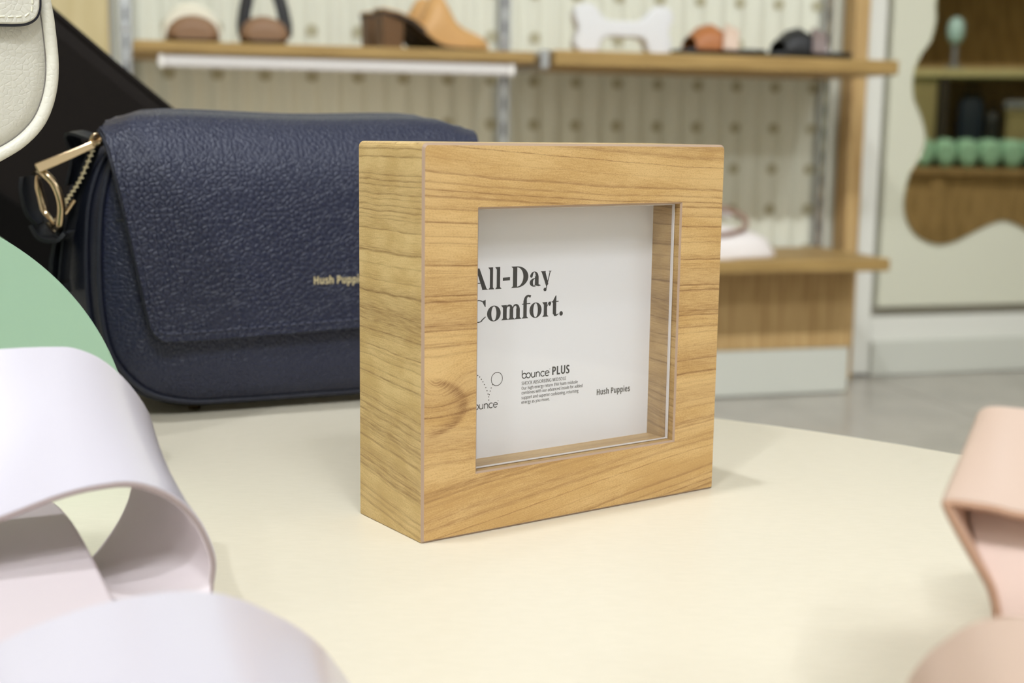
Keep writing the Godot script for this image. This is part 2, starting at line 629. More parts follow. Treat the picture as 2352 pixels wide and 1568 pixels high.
func downlight(s: float, d: float, power: float, tilt: float, wide: float, where: String) -> void:
	var t := thing("ceiling_light", "unseen round recessed ceiling downlight with a white rim, " + where, "ceiling light", on_wall(s, ROOM_H, d), WALL_TURN, "recessed downlights in the ceiling")
	put("rim", lathe([[0.062, -0.001], [0.062, -0.008], [0.085, -0.008], [0.09, -0.001]]), M.white_metal, t)
	put("lamp_glow", lathe([[0.0, -0.004], [0.061, -0.004]]), M.lamp_face, t)
	var l := SpotLight3D.new()
	l.name = "lamp_beam"
	t.add_child(l)
	l.position = Vector3(0, -0.012, 0)
	l.rotation.x = -PI / 2 + deg_to_rad(tilt)
	l.spot_angle = wide
	l.spot_angle_attenuation = 0.6
	l.spot_range = 9.0
	l.spot_attenuation = 2.0
	l.light_color = Color(0.955, 0.975, 1.0)
	l.light_energy = 2.2 * power
	l.light_size = 0.06
	l.shadow_enabled = true


func add_fill_panel(s: float, d: float, which: String, power: float) -> void:  # long panel out of view, added as soft fill
	var t := thing("ceiling_panel_light", which + " one of two unseen long ceiling panels added as soft fill", "ceiling light", on_wall(s, ROOM_H, d), WALL_TURN, "long light panels in the ceiling")
	put("frame", box(Vector3(0, -0.006, 0), Vector3(1.26, 0.01, 0.36), 0.002), M.white_metal, t)
	put("lamp_glow", box(Vector3(0, -0.0125, 0), Vector3(1.2, 0.003, 0.3), 0.0005), M.panel_face, t)
	var l := AreaLight3D.new()
	l.name = "panel_glow"
	t.add_child(l)
	l.position = Vector3(0, -0.02, 0)
	l.rotation.x = -PI / 2
	l.area_size = Vector2(1.2, 0.3)
	l.light_color = Color(0.955, 0.975, 1.0)
	l.light_energy = power
	l.area_normalize_energy = true
	l.area_range = 9.0
	l.shadow_enabled = true


func room() -> void:
	var s0 := -2.4
	var s1 := 4.6
	var d1 := 5.4
	# floor slab with large tiles laid on it
	var fl := structure("floor", box(Vector3(0, 0, 0), Vector3(s1 - s0 + 0.3, 0.12, d1 + 0.45), 0.001), M.grout, "grey grout bed under large pale grey glossy floor tiles", on_wall((s0 + s1) / 2, -0.0615, d1 / 2 - 0.07), WALL_TURN)
	var one := box(Vector3.ZERO, Vector3(0.797, 0.008, 0.797), 0.0008)
	for i in 9:
		for k in 7:
			var p := put("floor_tile", one, M.floor_tile, fl)
			p.position = Vector3(-3.2 + 0.8 * i, 0.0575, -2.42 + 0.8 * k)
	structure("ceiling", box(Vector3.ZERO, Vector3(s1 - s0 + 0.3, 0.1, d1 + 0.45), 0.001), M.ceiling_white, "plain white shop ceiling", on_wall((s0 + s1) / 2, ROOM_H + 0.05, d1 / 2 - 0.07), WALL_TURN)
	structure("wall_back", box(Vector3.ZERO, Vector3(s1 - s0 + 0.3, ROOM_H, 0.12), 0.001), M.white_paint, "white wall behind the shoe shelves", on_wall((s0 + s1) / 2, ROOM_H / 2, -0.09), WALL_TURN)
	structure("wall_front", box(Vector3.ZERO, Vector3(s1 - s0 + 0.3, ROOM_H, 0.12), 0.001), M.white_paint, "plain white wall behind the viewer", on_wall((s0 + s1) / 2, ROOM_H / 2, d1 + 0.06), WALL_TURN)
	structure("wall_left", box(Vector3.ZERO, Vector3(0.12, ROOM_H, d1 + 0.2), 0.001), M.white_paint, "plain white side wall of the shop", on_wall(s0 - 0.06, ROOM_H / 2, d1 / 2), WALL_TURN)
	structure("wall_right", box(Vector3.ZERO, Vector3(0.12, ROOM_H, d1 + 0.2), 0.001), M.cream_wood, "cream side wall beyond the mirror", on_wall(s1 + 0.06, ROOM_H / 2, d1 / 2), WALL_TURN)
	# white cladding right of the shelves: a stile, a rail below, a large panel with a shadow gap round it
	var at := on_wall(0, 0, 0)
	structure("trim_1", box(Vector3(1.485, ROOM_H / 2, -0.012), Vector3(0.066, ROOM_H - 0.01, 0.034), 0.001), M.white_paint, "white upright trim between the oak post and the mirror panel", at, WALL_TURN)
	structure("trim_2", box(Vector3(2.894, 0.066, -0.012), Vector3(2.75, 0.13, 0.034), 0.001), M.white_paint, "white horizontal trim under the mirror panel", at, WALL_TURN)
	structure("baseboard_back", box(Vector3(2.93, 0.041, 0.012), Vector3(2.82, 0.08, 0.012), 0.002), M.skirting_grey, "pale grey skirting board under the mirror panel", at, WALL_TURN)
	var pn := thing("wall_panel", "large white wall panel set in a shadow gap, the wavy mirror hanging on it", "wall panel", on_wall(0, 0, 0), WALL_TURN)
	put("panel_board", box(Vector3(2.614, 1.42, -0.014), Vector3(2.152, 2.53, 0.026), 0.002), M.panel_white, pn)
	put("shadow_gap", box(Vector3(2.604, 1.4, -0.0285), Vector3(2.182, 2.57, 0.002), 0.0005), M.gap_shade, pn)
	var cp := put("wood_panel", box(Vector3(-0.36, ROOM_H / 2, 0.0), Vector3(0.51, ROOM_H - 0.02, 0.05), 0.002), M.cream_wood)
	cp.position = at
	cp.rotation.y = deg_to_rad(WALL_TURN)
	tag(cp, "cream wooden wall panel left of the shoe shelves, behind the black bag", "wall panel")


func shoe_wall() -> void:
	var at := on_wall(0, 0, 0)
	# fluted white panel with rows of peg holes
	var t := thing("pegboard", "fluted white wall panel with rows of round peg holes behind the shelves", "wall panel", at, WALL_TURN)
	var rows := []
	for y in [0.02, ROOM_H - 0.02]:
		var line := PackedVector3Array()
		for i in 601:
			var s := -0.095 + 1.515 * i / 600.0
			line.append(Vector3(s, y, 0.0045 * cos(TAU * s / 0.045) - 0.0045))
		rows.append(line)
	put("fluted_sheet", slab(rows, 0.012, true), M.pegboard_white, t)
	var hole := lathe([[0.0, 0.0006], [0.0085, 0.0006], [0.0095, 0.0016], [0.0115, 0.0012], [0.012, -0.003]], 14)
	for k in range(-2, 5):
		for i in 16:
			var o := put("peg_hole", hole, M.hole_dark, t)
			o.position = Vector3(i * 0.09, 0.256 + TOP - 0.0867 * k, 0.0005)
			o.rotation.x = PI / 2
	# chrome slotted uprights
	for u in [[-0.076, "leftmost of the slotted chrome uprights, beside the cream wood panel"], [0.652, "slotted chrome upright at the gap between the two upper shelf boards"], [1.372, "rightmost slotted chrome upright, beside the oak post"]]:
		var c := thing("slotted_upright", u[1], "shelf upright", on_wall(u[0], 0, 0.004), WALL_TURN, "slotted chrome uprights")
		put("channel", box(Vector3(0, 1.36, 0.006), Vector3(0.024, 2.68, 0.012), 0.002), M.chrome, c)
		for i in 24:
			put("slot", box(Vector3(0, 0.14 + 0.05 * i, 0.0118), Vector3(0.005, 0.026, 0.002), 0.0004), M.slot_dark, c)
		for y in [0.715, 0.25]:
			put("screw", lathe([[0.0, 0.004], [0.004, 0.0035], [0.006, 0.0]], 12), M.chrome, c)
			var sc := c.get_child(c.get_child_count() - 1)
			sc.position = Vector3(0.0, y, 0.012)
			sc.rotation.x = PI / 2
	# shelf boards
	shelf("shelf_board", "left upper oak shelf board carrying the mules, white rail beneath it", -0.065, 0.632, 0.6565, 0.677, true)
	shelf("shelf_board", "right upper oak shelf board carrying the white bone block and sandals", 0.667, 1.372, 0.654, 0.682, false)
	shelf("shelf_board", "lowest oak shelf board, the top of the oak plinth", -0.065, 1.378, 0.270, 0.295, false)
	# light bar under the left board, dimly lit
	var r := thing("shelf_light", "long white light bar under the front of the left upper shelf board", "light bar", at, WALL_TURN)
	put("lamp_glow", box(Vector3(0.285, 0.6445, 0.2845), Vector3(0.60, 0.021, 0.018), 0.003), M.bar_glow, r)
	for s in [-0.020, 0.590]:
		put("end_cap", box(Vector3(s, 0.6445, 0.2845), Vector3(0.010, 0.0225, 0.02), 0.002), M.white_metal, r)
	var bar := AreaLight3D.new()
	bar.name = "bar_light"
	r.add_child(bar)
	bar.position = Vector3(0.285, 0.632, 0.27)
	bar.rotation.x = -PI / 2 + 0.5
	bar.area_size = Vector2(0.58, 0.012)
	bar.light_color = Color(1.0, 0.97, 0.92)
	bar.light_energy = 0.042
	bar.area_normalize_energy = true
	bar.area_range = 9.0
	bar.shadow_enabled = true
	# bracket in the gap between the boards
	var b := thing("shelf_bracket", "pale steel bracket filling the gap between the two upper shelf boards", "bracket", on_wall(0.6495, 0, 0), WALL_TURN)
	put("arm", box(Vector3(0, 0.664, 0.155), Vector3(0.012, 0.034, 0.285), 0.001), M.chrome, b)
	put("end_tab", box(Vector3(0, 0.665, 0.298), Vector3(0.016, 0.032, 0.004), 0.001), M.chrome, b)
	# post and plinth
	var p := put("oak_post", box(Vector3(1.431, ROOM_H / 2, 0.028), Vector3(0.036, ROOM_H - 0.006, 0.05), 0.002), M.oak_upright)
	p.position = at
	p.rotation.y = deg_to_rad(WALL_TURN)
	tag(p, "upright oak post right of the fluted panel, beside the white trim", "post")
	var q := thing("plinth", "low oak plinth with a grey base under the lowest shelf board", "plinth", at, WALL_TURN)
	for i in 3:
		put("front_board", box(Vector3(0.173 + 0.479 * i, 0.1845, 0.17), Vector3(0.477, 0.171, 0.02), 0.001), M.oak_upright, q)
	put("side_board", box(Vector3(1.360, 0.1845, 0.085), Vector3(0.018, 0.171, 0.15), 0.001), M.oak_upright, q)
	put("toe_kick", box(Vector3(0.651, 0.0505, 0.100), Vector3(1.432, 0.0965, 0.155), 0.002), M.skirting_grey, q)


func shelf(called: String, label: String, s0: float, s1: float, y0: float, y1: float, _rail: bool) -> void:
	var o := put(called, box(Vector3((s0 + s1) / 2, (y0 + y1) / 2, 0.155), Vector3(s1 - s0, y1 - y0, 0.29), 0.003), M.oak_across)
	o.position = on_wall(0, 0, 0)
	o.rotation.y = deg_to_rad(WALL_TURN)
	tag(o, label, "shelf", "oak shelf boards")


func table() -> void:
	var t := thing("display_table", "low round display table with a smooth cream top", "table", Vector3(-0.174, 0, -0.2))
	put("tabletop", lathe([[0.0, TOP], [0.3, TOP], [0.592, TOP], [0.597, TOP - 0.0012], [0.6, TOP - 0.005], [0.6, TOP - 0.025], [0.597, TOP - 0.029], [0.55, TOP - 0.03], [0.0, TOP - 0.03]], 160), M.cream_laminate, t)
	put("pedestal", lathe([[0.22, TOP - 0.03], [0.22, 0.03], [0.32, 0.02], [0.33, 0.0], [0.0, 0.0]], 64), M.cream_laminate, t)
	var q := thing("side_plinth", "cream cylindrical plinth carrying the black bag behind the table", "plinth", Vector3(-0.44, 0, -1.04))
	put("drum", lathe([[0.0, 0.36], [0.19, 0.36], [0.196, 0.358], [0.2, 0.35], [0.2, 0.0], [0.0, 0.0]], 64), M.cream_laminate, q)


# ------------------------------------------------------------------ the sign frame

# square loop at outward offset o and depth z; corners rounded by r at the top
func square(lo: float, hi: float, z: float, r := 0.0) -> PackedVector3Array:
	var out := PackedVector3Array()
	var lx := lo
	for c in [[hi, hi, 0.0], [lx, hi, 90.0], [lx, lo, 180.0], [hi, lo, 270.0]]:
		var top: bool = c[1] == hi
		var rr := r if top else r * 0.3
		var cx: float = c[0] - signf(c[0] - (lo + hi) / 2) * rr
		var cy: float = c[1] - signf(c[1] - (lo + hi) / 2) * rr
		for k in 5:
			var a := deg_to_rad(c[2] + 22.5 * k)
			out.append(Vector3(cx + cos(a) * rr, cy + sin(a) * rr, z))
	return out


func ring_faces(st: SurfaceTool, a: PackedVector3Array, b: PackedVector3Array, from: int, to: int, uv: Callable) -> void:
	st.set_smooth_group(-1)
	for j in range(from, to):
		var k := (j + 1) % a.size()
		var jj := j % a.size()
		for p in [a[jj], b[k], a[k], a[jj], b[jj], b[k]]:
			vert(st, p, uv.call(p))


func sign_frame() -> void:
	var t := thing("sign_frame", "square wooden sign frame standing on the cream table, printed card behind its clear pane", "sign", Vector3(-0.033, TOP, -0.4845), 35.142)
	var W := 0.15
	var D := 0.049
	var c := 0.0009
	var flat := func(p: Vector3): return Vector2(p.x / W, 1.0 - p.y / W)
	var side := func(p: Vector3): return Vector2((p.z + D) / D, 1.0 - p.y / W)
	var lying := func(p: Vector3): return Vector2(p.x / W, 0.42 + p.z / W)
	var o0 := square(0, W, -D + c, 0.0022)
	var o1 := square(0, W, -c, 0.0022)
	var f0 := square(c, W - c, 0.0, 0.0016)
	var i_lo := 0.0247
	var i_hi := 0.1256
	var f1 := square(i_lo - 0.0007, i_hi + 0.0007, 0.0, 0.0004)
	var w0 := square(i_lo, i_hi, -0.0007, 0.0)
	var w1 := square(i_lo, i_hi, -0.0185, 0.0)
	var st := begin()
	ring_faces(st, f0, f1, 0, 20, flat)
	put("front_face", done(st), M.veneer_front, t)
	# outer walls: right 17..22, top 2..7, left 7..12, bottom 12..17
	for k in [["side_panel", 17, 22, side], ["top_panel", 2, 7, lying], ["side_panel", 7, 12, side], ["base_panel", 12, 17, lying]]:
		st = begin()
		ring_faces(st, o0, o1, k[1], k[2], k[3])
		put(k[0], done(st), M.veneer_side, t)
	st = begin()
	ring_faces(st, o1, f0, 0, 20, flat)
	put("edge_band", done(st), M.raw_edge, t)
	st = begin()
	ring_faces(st, f1, w0, 0, 20, flat)
	put("inner_edge_band", done(st), M.raw_edge, t)
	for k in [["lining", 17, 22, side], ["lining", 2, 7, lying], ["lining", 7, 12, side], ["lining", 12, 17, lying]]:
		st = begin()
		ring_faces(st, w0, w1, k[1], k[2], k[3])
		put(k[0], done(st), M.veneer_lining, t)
	st = begin()
	var bk := square(c, W - c, -D, 0.0016)
	ring_faces(st, o0, bk, 0, 20, flat)
	add_fan(st, bk)
	put("back_board", done(st), M.raw_edge, t)
	# printed card
	var poster := put("poster", box(Vector3(W / 2, W / 2, -0.0180), Vector3(0.112, 0.112, 0.0012), 0.0001), M.poster_paper, t)
	lettering(poster, -0.01735)
	# clear pane: its body, its four frosted edges
	put("clear_pane", box(Vector3((i_lo + i_hi) / 2, (i_lo + i_hi) / 2, -0.0042), Vector3(i_hi - i_lo - 0.0014, i_hi - i_lo - 0.0014, 0.0016), 0.0001), M.acrylic, t)
	var mid := (i_lo + i_hi) / 2
	var len := i_hi - i_lo - 0.0002
	put("pane_edge", box(Vector3(i_hi - 0.0004, mid, -0.0042), Vector3(0.0005, len, 0.0014), 0.0001), M.acrylic_edge, t)
	put("pane_edge", box(Vector3(i_lo + 0.0004, mid, -0.0042), Vector3(0.0005, len, 0.0014), 0.0001), M.acrylic_edge, t)
	put("pane_edge", box(Vector3(mid, i_lo + 0.0004, -0.0042), Vector3(len - 0.001, 0.0005, 0.0009), 0.0001), M.acrylic_edge, t)
	put("pane_edge", box(Vector3(mid, i_hi - 0.0004, -0.0042), Vector3(len - 0.001, 0.0005, 0.0014), 0.0001), M.acrylic_edge, t)


# flat letter pieces, given in units of the capital height
func piece(st: SurfaceTool, pts: Array, at: Vector3, sx: float, sy: float) -> void:
	var poly := PackedVector2Array()
	for p in pts: poly.append(Vector2(p[0], p[1]))
	var ids := Geometry2D.triangulate_polygon(poly)
	st.set_smooth_group(-1)
	for k in range(0, ids.size(), 3):
		var t := [poly[ids[k]], poly[ids[k + 1]], poly[ids[k + 2]]]
		if (t[1] - t[0]).cross(t[2] - t[0]) > 0: t.reverse()
		for p in t: vert(st, at + Vector3(p.x * sx, p.y * sy, 0))


func bowl(cx: float, cy: float, rx: float, ry: float, ix: float, iy: float, icx: float, a0: float, a1: float) -> Array:
	var out := []
	var n := 20
	for k in n + 1:
		var a := deg_to_rad(lerpf(a0, a1, float(k) / n))
		out.append([cx + cos(a) * rx, cy + sin(a) * ry])
	for k in range(n, -1, -1):
		var a := deg_to_rad(lerpf(a0, a1, float(k) / n))
		out.append([icx + cos(a) * ix, cy + sin(a) * iy])
	return out


func disc(cx: float, cy: float, rx: float, ry: float) -> Array:
	var out := []
	for p in oval(rx, ry, 18, cx, cy): out.append([p.x, p.y])
	return out


func stem_(x0: float, x1: float, top: float, foot := true, head := true) -> Array:
	var out := [[[x0, 0], [x1, 0], [x1, top], [x0, top]]]
	if foot: out += [[[x0 - 0.09, 0], [x0, 0], [x0, 0.09]], [[x1, 0], [x1 + 0.09, 0], [x1, 0.09]]]
	if head: out += [[[x0 - 0.10, top], [x0, top - 0.12], [x0, top]]]
	return out


# every display letter: [natural width, pieces]
func glyphs() -> Dictionary:
	var g := {}
	g["A"] = [0.86, [[[0.30, 1.0], [0.46, 1.0], [0.80, 0.0], [0.60, 0.0]], [[0.30, 1.0], [0.35, 0.96], [0.11, 0.0], [0.06, 0.0]], [[0.18, 0.30], [0.60, 0.30], [0.59, 0.34], [0.19, 0.34]], [[-0.02, 0], [0.2, 0], [0.09, 0.08]], [[0.56, 0], [0.86, 0], [0.72, 0.1]]]]
	g["l"] = [0.36, stem_(0.09, 0.28, 1.02)]
	g["-"] = [0.36, [[[0, 0.36], [0.36, 0.37], [0.36, 0.52], [0, 0.51]]]]
	g["D"] = [0.82, stem_(0.09, 0.29, 1.0, false, false) + [bowl(0.27, 0.5, 0.55, 0.5, 0.31, 0.455, 0.27, -90, 90), [[0.0, 1.0], [0.09, 0.92], [0.09, 1.0]], [[0.0, 0.0], [0.09, 0.0], [0.09, 0.08]]]]
	g["a"] = [0.58, [[[0.27, 0.06], [0.47, 0.0], [0.47, 0.48], [0.27, 0.48]], bowl(0.24, 0.47, 0.22, 0.24, 0.07, 0.21, 0.235, 0, 165), disc(0.085, 0.50, 0.07, 0.075), bowl(0.24, 0.19, 0.24, 0.20, 0.09, 0.165, 0.26, 75, 290), [[0.24, 0.35], [0.30, 0.38], [0.30, 0.42], [0.24, 0.39]], [[0.46, 0.0], [0.58, 0.03], [0.57, 0.06], [0.46, 0.10]], [[0.2, 0.0], [0.34, 0.08], [0.30, 0.13], [0.22, 0.03]]]]
	g["y"] = [0.60, [[[0.01, 0.70], [0.23, 0.70], [0.42, 0.08], [0.30, -0.04]], [[0.49, 0.70], [0.545, 0.70], [0.31, -0.17], [0.27, -0.13]], [[-0.03, 0.70], [0.27, 0.70], [0.25, 0.665], [0.0, 0.665]], [[0.42, 0.70], [0.60, 0.70], [0.58, 0.67], [0.44, 0.67]], disc(0.235, -0.17, 0.085, 0.085), bowl(0.24, -0.15, 0.10, 0.10, 0.03, 0.06, 0.24, 180, 330)]]
	g["C"] = [0.80, [bowl(0.44, 0.5, 0.44, 0.53, 0.27, 0.485, 0.47, 62, 298), [[0.62, 0.95], [0.78, 1.02], [0.78, 0.68], [0.755, 0.68]], [[0.62, 0.04], [0.80, 0.22], [0.765, 0.24], [0.58, 0.08]]]]
	g["o"] = [0.62, [bowl(0.31, 0.35, 0.31, 0.37, 0.115, 0.335, 0.31, 0, 360)]]
	g["m"] = [1.0, stem_(0.08, 0.27, 0.70) + stem_(0.42, 0.61, 0.5, true, false) + stem_(0.76, 0.95, 0.5, true, false) + [bowl(0.40, 0.48, 0.20, 0.235, 0.05, 0.16, 0.39, 0, 130), bowl(0.74, 0.48, 0.20, 0.235, 0.05, 0.16, 0.73, 0, 130), [[0.25, 0.5], [0.34, 0.66], [0.30, 0.68], [0.25, 0.6]], [[0.60, 0.5], [0.68, 0.66], [0.64, 0.68], [0.58, 0.6]]]]
	g["f"] = [0.46, stem_(0.08, 0.27, 0.86, true, false) + [bowl(0.36, 0.84, 0.26, 0.27, 0.10, 0.18, 0.36, 95, 180), [[0.33, 1.11], [0.50, 1.08], [0.46, 0.96], [0.36, 1.0]], [[0.0, 0.66], [0.46, 0.67], [0.46, 0.715], [0.0, 0.70]]]]
	g["r"] = [0.50, stem_(0.08, 0.27, 0.70) + [[[0.25, 0.5], [0.36, 0.70], [0.48, 0.71], [0.50, 0.60], [0.44, 0.50], [0.37, 0.52], [0.34, 0.60], [0.25, 0.42]]]]
	g["t"] = [0.44, [[[0.08, 0.10], [0.28, 0.10], [0.28, 0.98], [0.24, 0.98], [0.08, 0.74]], [[0.0, 0.66], [0.42, 0.67], [0.42, 0.715], [0.0, 0.705]], [[0.10, 0.12], [0.16, 0.0], [0.28, -0.015], [0.44, 0.08], [0.42, 0.11], [0.30, 0.07], [0.26, 0.12]]]]
	g["."] = [0.2, [disc(0.1, 0.095, 0.1, 0.11)]]
	return g


func stroke(st: SurfaceTool, pts: Array, w: float, at: Vector3, s: float) -> void:
	st.set_smooth_group(-1)
	for k in pts.size() - 1:
		var a := Vector2(pts[k][0], pts[k][1])
		var b := Vector2(pts[k + 1][0], pts[k + 1][1])
		var t := (b - a).normalized() * w * 0.5
		var n := Vector2(-t.y, t.x)
		a -= t * 0.3
		b += t * 0.3
		for p in [a + n, b + n, b - n, a + n, b - n, a - n]:
			vert(st, at + Vector3(p.x * s, p.y * s, 0))


func bend(cx: float, cy: float, r: float, a0: float, a1: float) -> Array:
	var out := []
	for k in 15:
		var a := deg_to_rad(lerpf(a0, a1, k / 14.0))
		out.append([cx + cos(a) * r, cy + sin(a) * r])
	return out


# the thin round word mark, x-height 1; returns nothing, 5.9 wide
func bounce_word(at: Vector3, s: float, w: float) -> ArrayMesh:
	var st := begin()
	stroke(st, [[0.08, 1.62], [0.08, 0.5]], w, at, s)
	stroke(st, bend(0.58, 0.5, 0.5, 180, 540), w, at, s)
	stroke(st, bend(1.58, 0.5, 0.5, 0, 360), w, at, s)
	stroke(st, [[2.3, 1.0], [2.3, 0.44]] + bend(2.72, 0.44, 0.42, 180, 360) + [[3.14, 1.0]], w, at, s)
	stroke(st, [[3.14, 0.44], [3.14, 0.0]], w, at, s)
	stroke(st, [[3.5, 0.0], [3.5, 0.56]] + bend(3.92, 0.56, 0.42, 180, 0) + [[4.34, 0.0]], w, at, s)
	stroke(st, [[3.5, 0.56], [3.5, 1.0]], w, at, s)
	stroke(st, bend(5.12, 0.5, 0.5, 45, 315), w, at, s)
	stroke(st, [[5.72, 0.52], [6.66, 0.56]] + bend(6.2, 0.5, 0.5, 8, 315), w, at, s)
	stroke(st, [[6.72, 1.3], [6.95, 1.3]], w * 0.5, at, s)
	return done(st)


func words(parent: Node3D, called: String, text: String, bold: bool, m: Material, x: float, y: float, width: float, cap: float, z: float, thick := 0.00008) -> void:
	var f := SystemFont.new()
	f.font_names = PackedStringArray(["Droid Sans"])
	if bold: f.font_weight = 700
	var tm := TextMesh.new()
	tm.font = f
	tm.text = text
	tm.font_size = 64
	tm.pixel_size = 0.01
	tm.depth = 0.02
	tm.curve_step = 1.0
	tm.horizontal_alignment = HORIZONTAL_ALIGNMENT_LEFT
	var b := tm.get_aabb()
	var o := put(called, tm, m, parent)
	var caps := 64 * 0.01 * 0.714
	var base := TextMesh.new()
	base.font = f; base.text = "H"; base.font_size = 64; base.pixel_size = 0.01; base.depth = 0.02; base.horizontal_alignment = HORIZONTAL_ALIGNMENT_LEFT
	var foot := base.get_aabb().position.y
	var sx := width / b.size.x
	var sy := cap / caps
	o.scale = Vector3(sx, sy, thick / 0.02)
	o.position = Vector3(x - b.position.x * sx, y - foot * sy, z)


func lettering(poster: Node3D, z: float) -> void:
	var g := glyphs()
	var cap := 0.0086
	for line in [["headline", 0.0926, [["A", 31.6, 40.8], ["l", 40.8, 43.6], ["l", 44.0, 47.1], ["-", 47.7, 51.2], ["D", 51.7, 60.2], ["a", 60.9, 66.4], ["y", 66.6, 71.9]]], ["headline", 0.0799, [["C", 31.3, 39.8], ["o", 40.3, 46.9], ["m", 47.2, 56.7], ["f", 57.2, 61.4], ["o", 61.0, 67.1], ["r", 67.5, 71.9], ["t", 72.1, 75.9], [".", 76.2, 78.0]]]]:
		var st := begin()
		for c in line[2]:
			var w: float = (c[2] - c[1]) / 1000.0
			for p in g[c[0]][1]:
				piece(st, p, Vector3(c[1] / 1000.0, line[1], z), w / g[c[0]][0], cap)
		put(line[0], done(st), M.ink, poster)
	put("wordmark", bounce_word(Vector3(0.0577, 0.0553, z), 0.00206, 0.2), M.ink, poster)
	words(poster, "wordmark_bold", "PLUS", true, M.ink, 0.0731, 0.0553, 0.0089, 0.0035, z)
	words(poster, "text_line", "SHOCK ABSORBING MIDSOLE", false, M.ink_soft, 0.0577, 0.0526, 0.0226, 0.0014, z)
	words(poster, "text_line", "Our high energy return EVA foam midsole", false, M.ink_soft, 0.0577, 0.0506, 0.0288, 0.00128, z)
	words(poster, "text_line", "combines with our advanced insole for added", false, M.ink_soft, 0.0577, 0.0487, 0.0314, 0.00128, z)
	words(poster, "text_line", "support and superior cushioning, returning", false, M.ink_soft, 0.0577, 0.0467, 0.0293, 0.00128, z)
	words(poster, "text_line", "energy as you move.", false, M.ink_soft, 0.0577, 0.0448, 0.0143, 0.00128, z)
	words(poster, "maker_name", "Hush Puppies", true, M.ink_soft, 0.0969, 0.0444, 0.0183, 0.0025, z)
	# the bouncing ball and its dotted path
	var st := begin()
	stroke(st, bend(45.4, 56.3, 2.75, 0, 360), 0.28, Vector3(0, 0, z), 0.001)
	for p in [[36.2, 58.6], [37.1, 57.9], [37.9, 56.9], [38.7, 55.8], [39.4, 54.6], [40.1, 53.3], [40.7, 52.0], [41.2, 50.6], [41.5, 49.4], [41.6, 48.1], [41.8, 50.3], [42.2, 51.7], [42.7, 52.9], [43.4, 54.2]]:
		piece(st, disc(p[0], p[1], 0.24, 0.24), Vector3(0, 0, z), 0.001, 0.001)
	put("ball_drawing", done(st), M.ink, poster)
	put("wordmark", bounce_word(Vector3(0.0325, 0.0448, z), 0.00199, 0.17), M.ink, poster)


# ------------------------------------------------------------------ bags

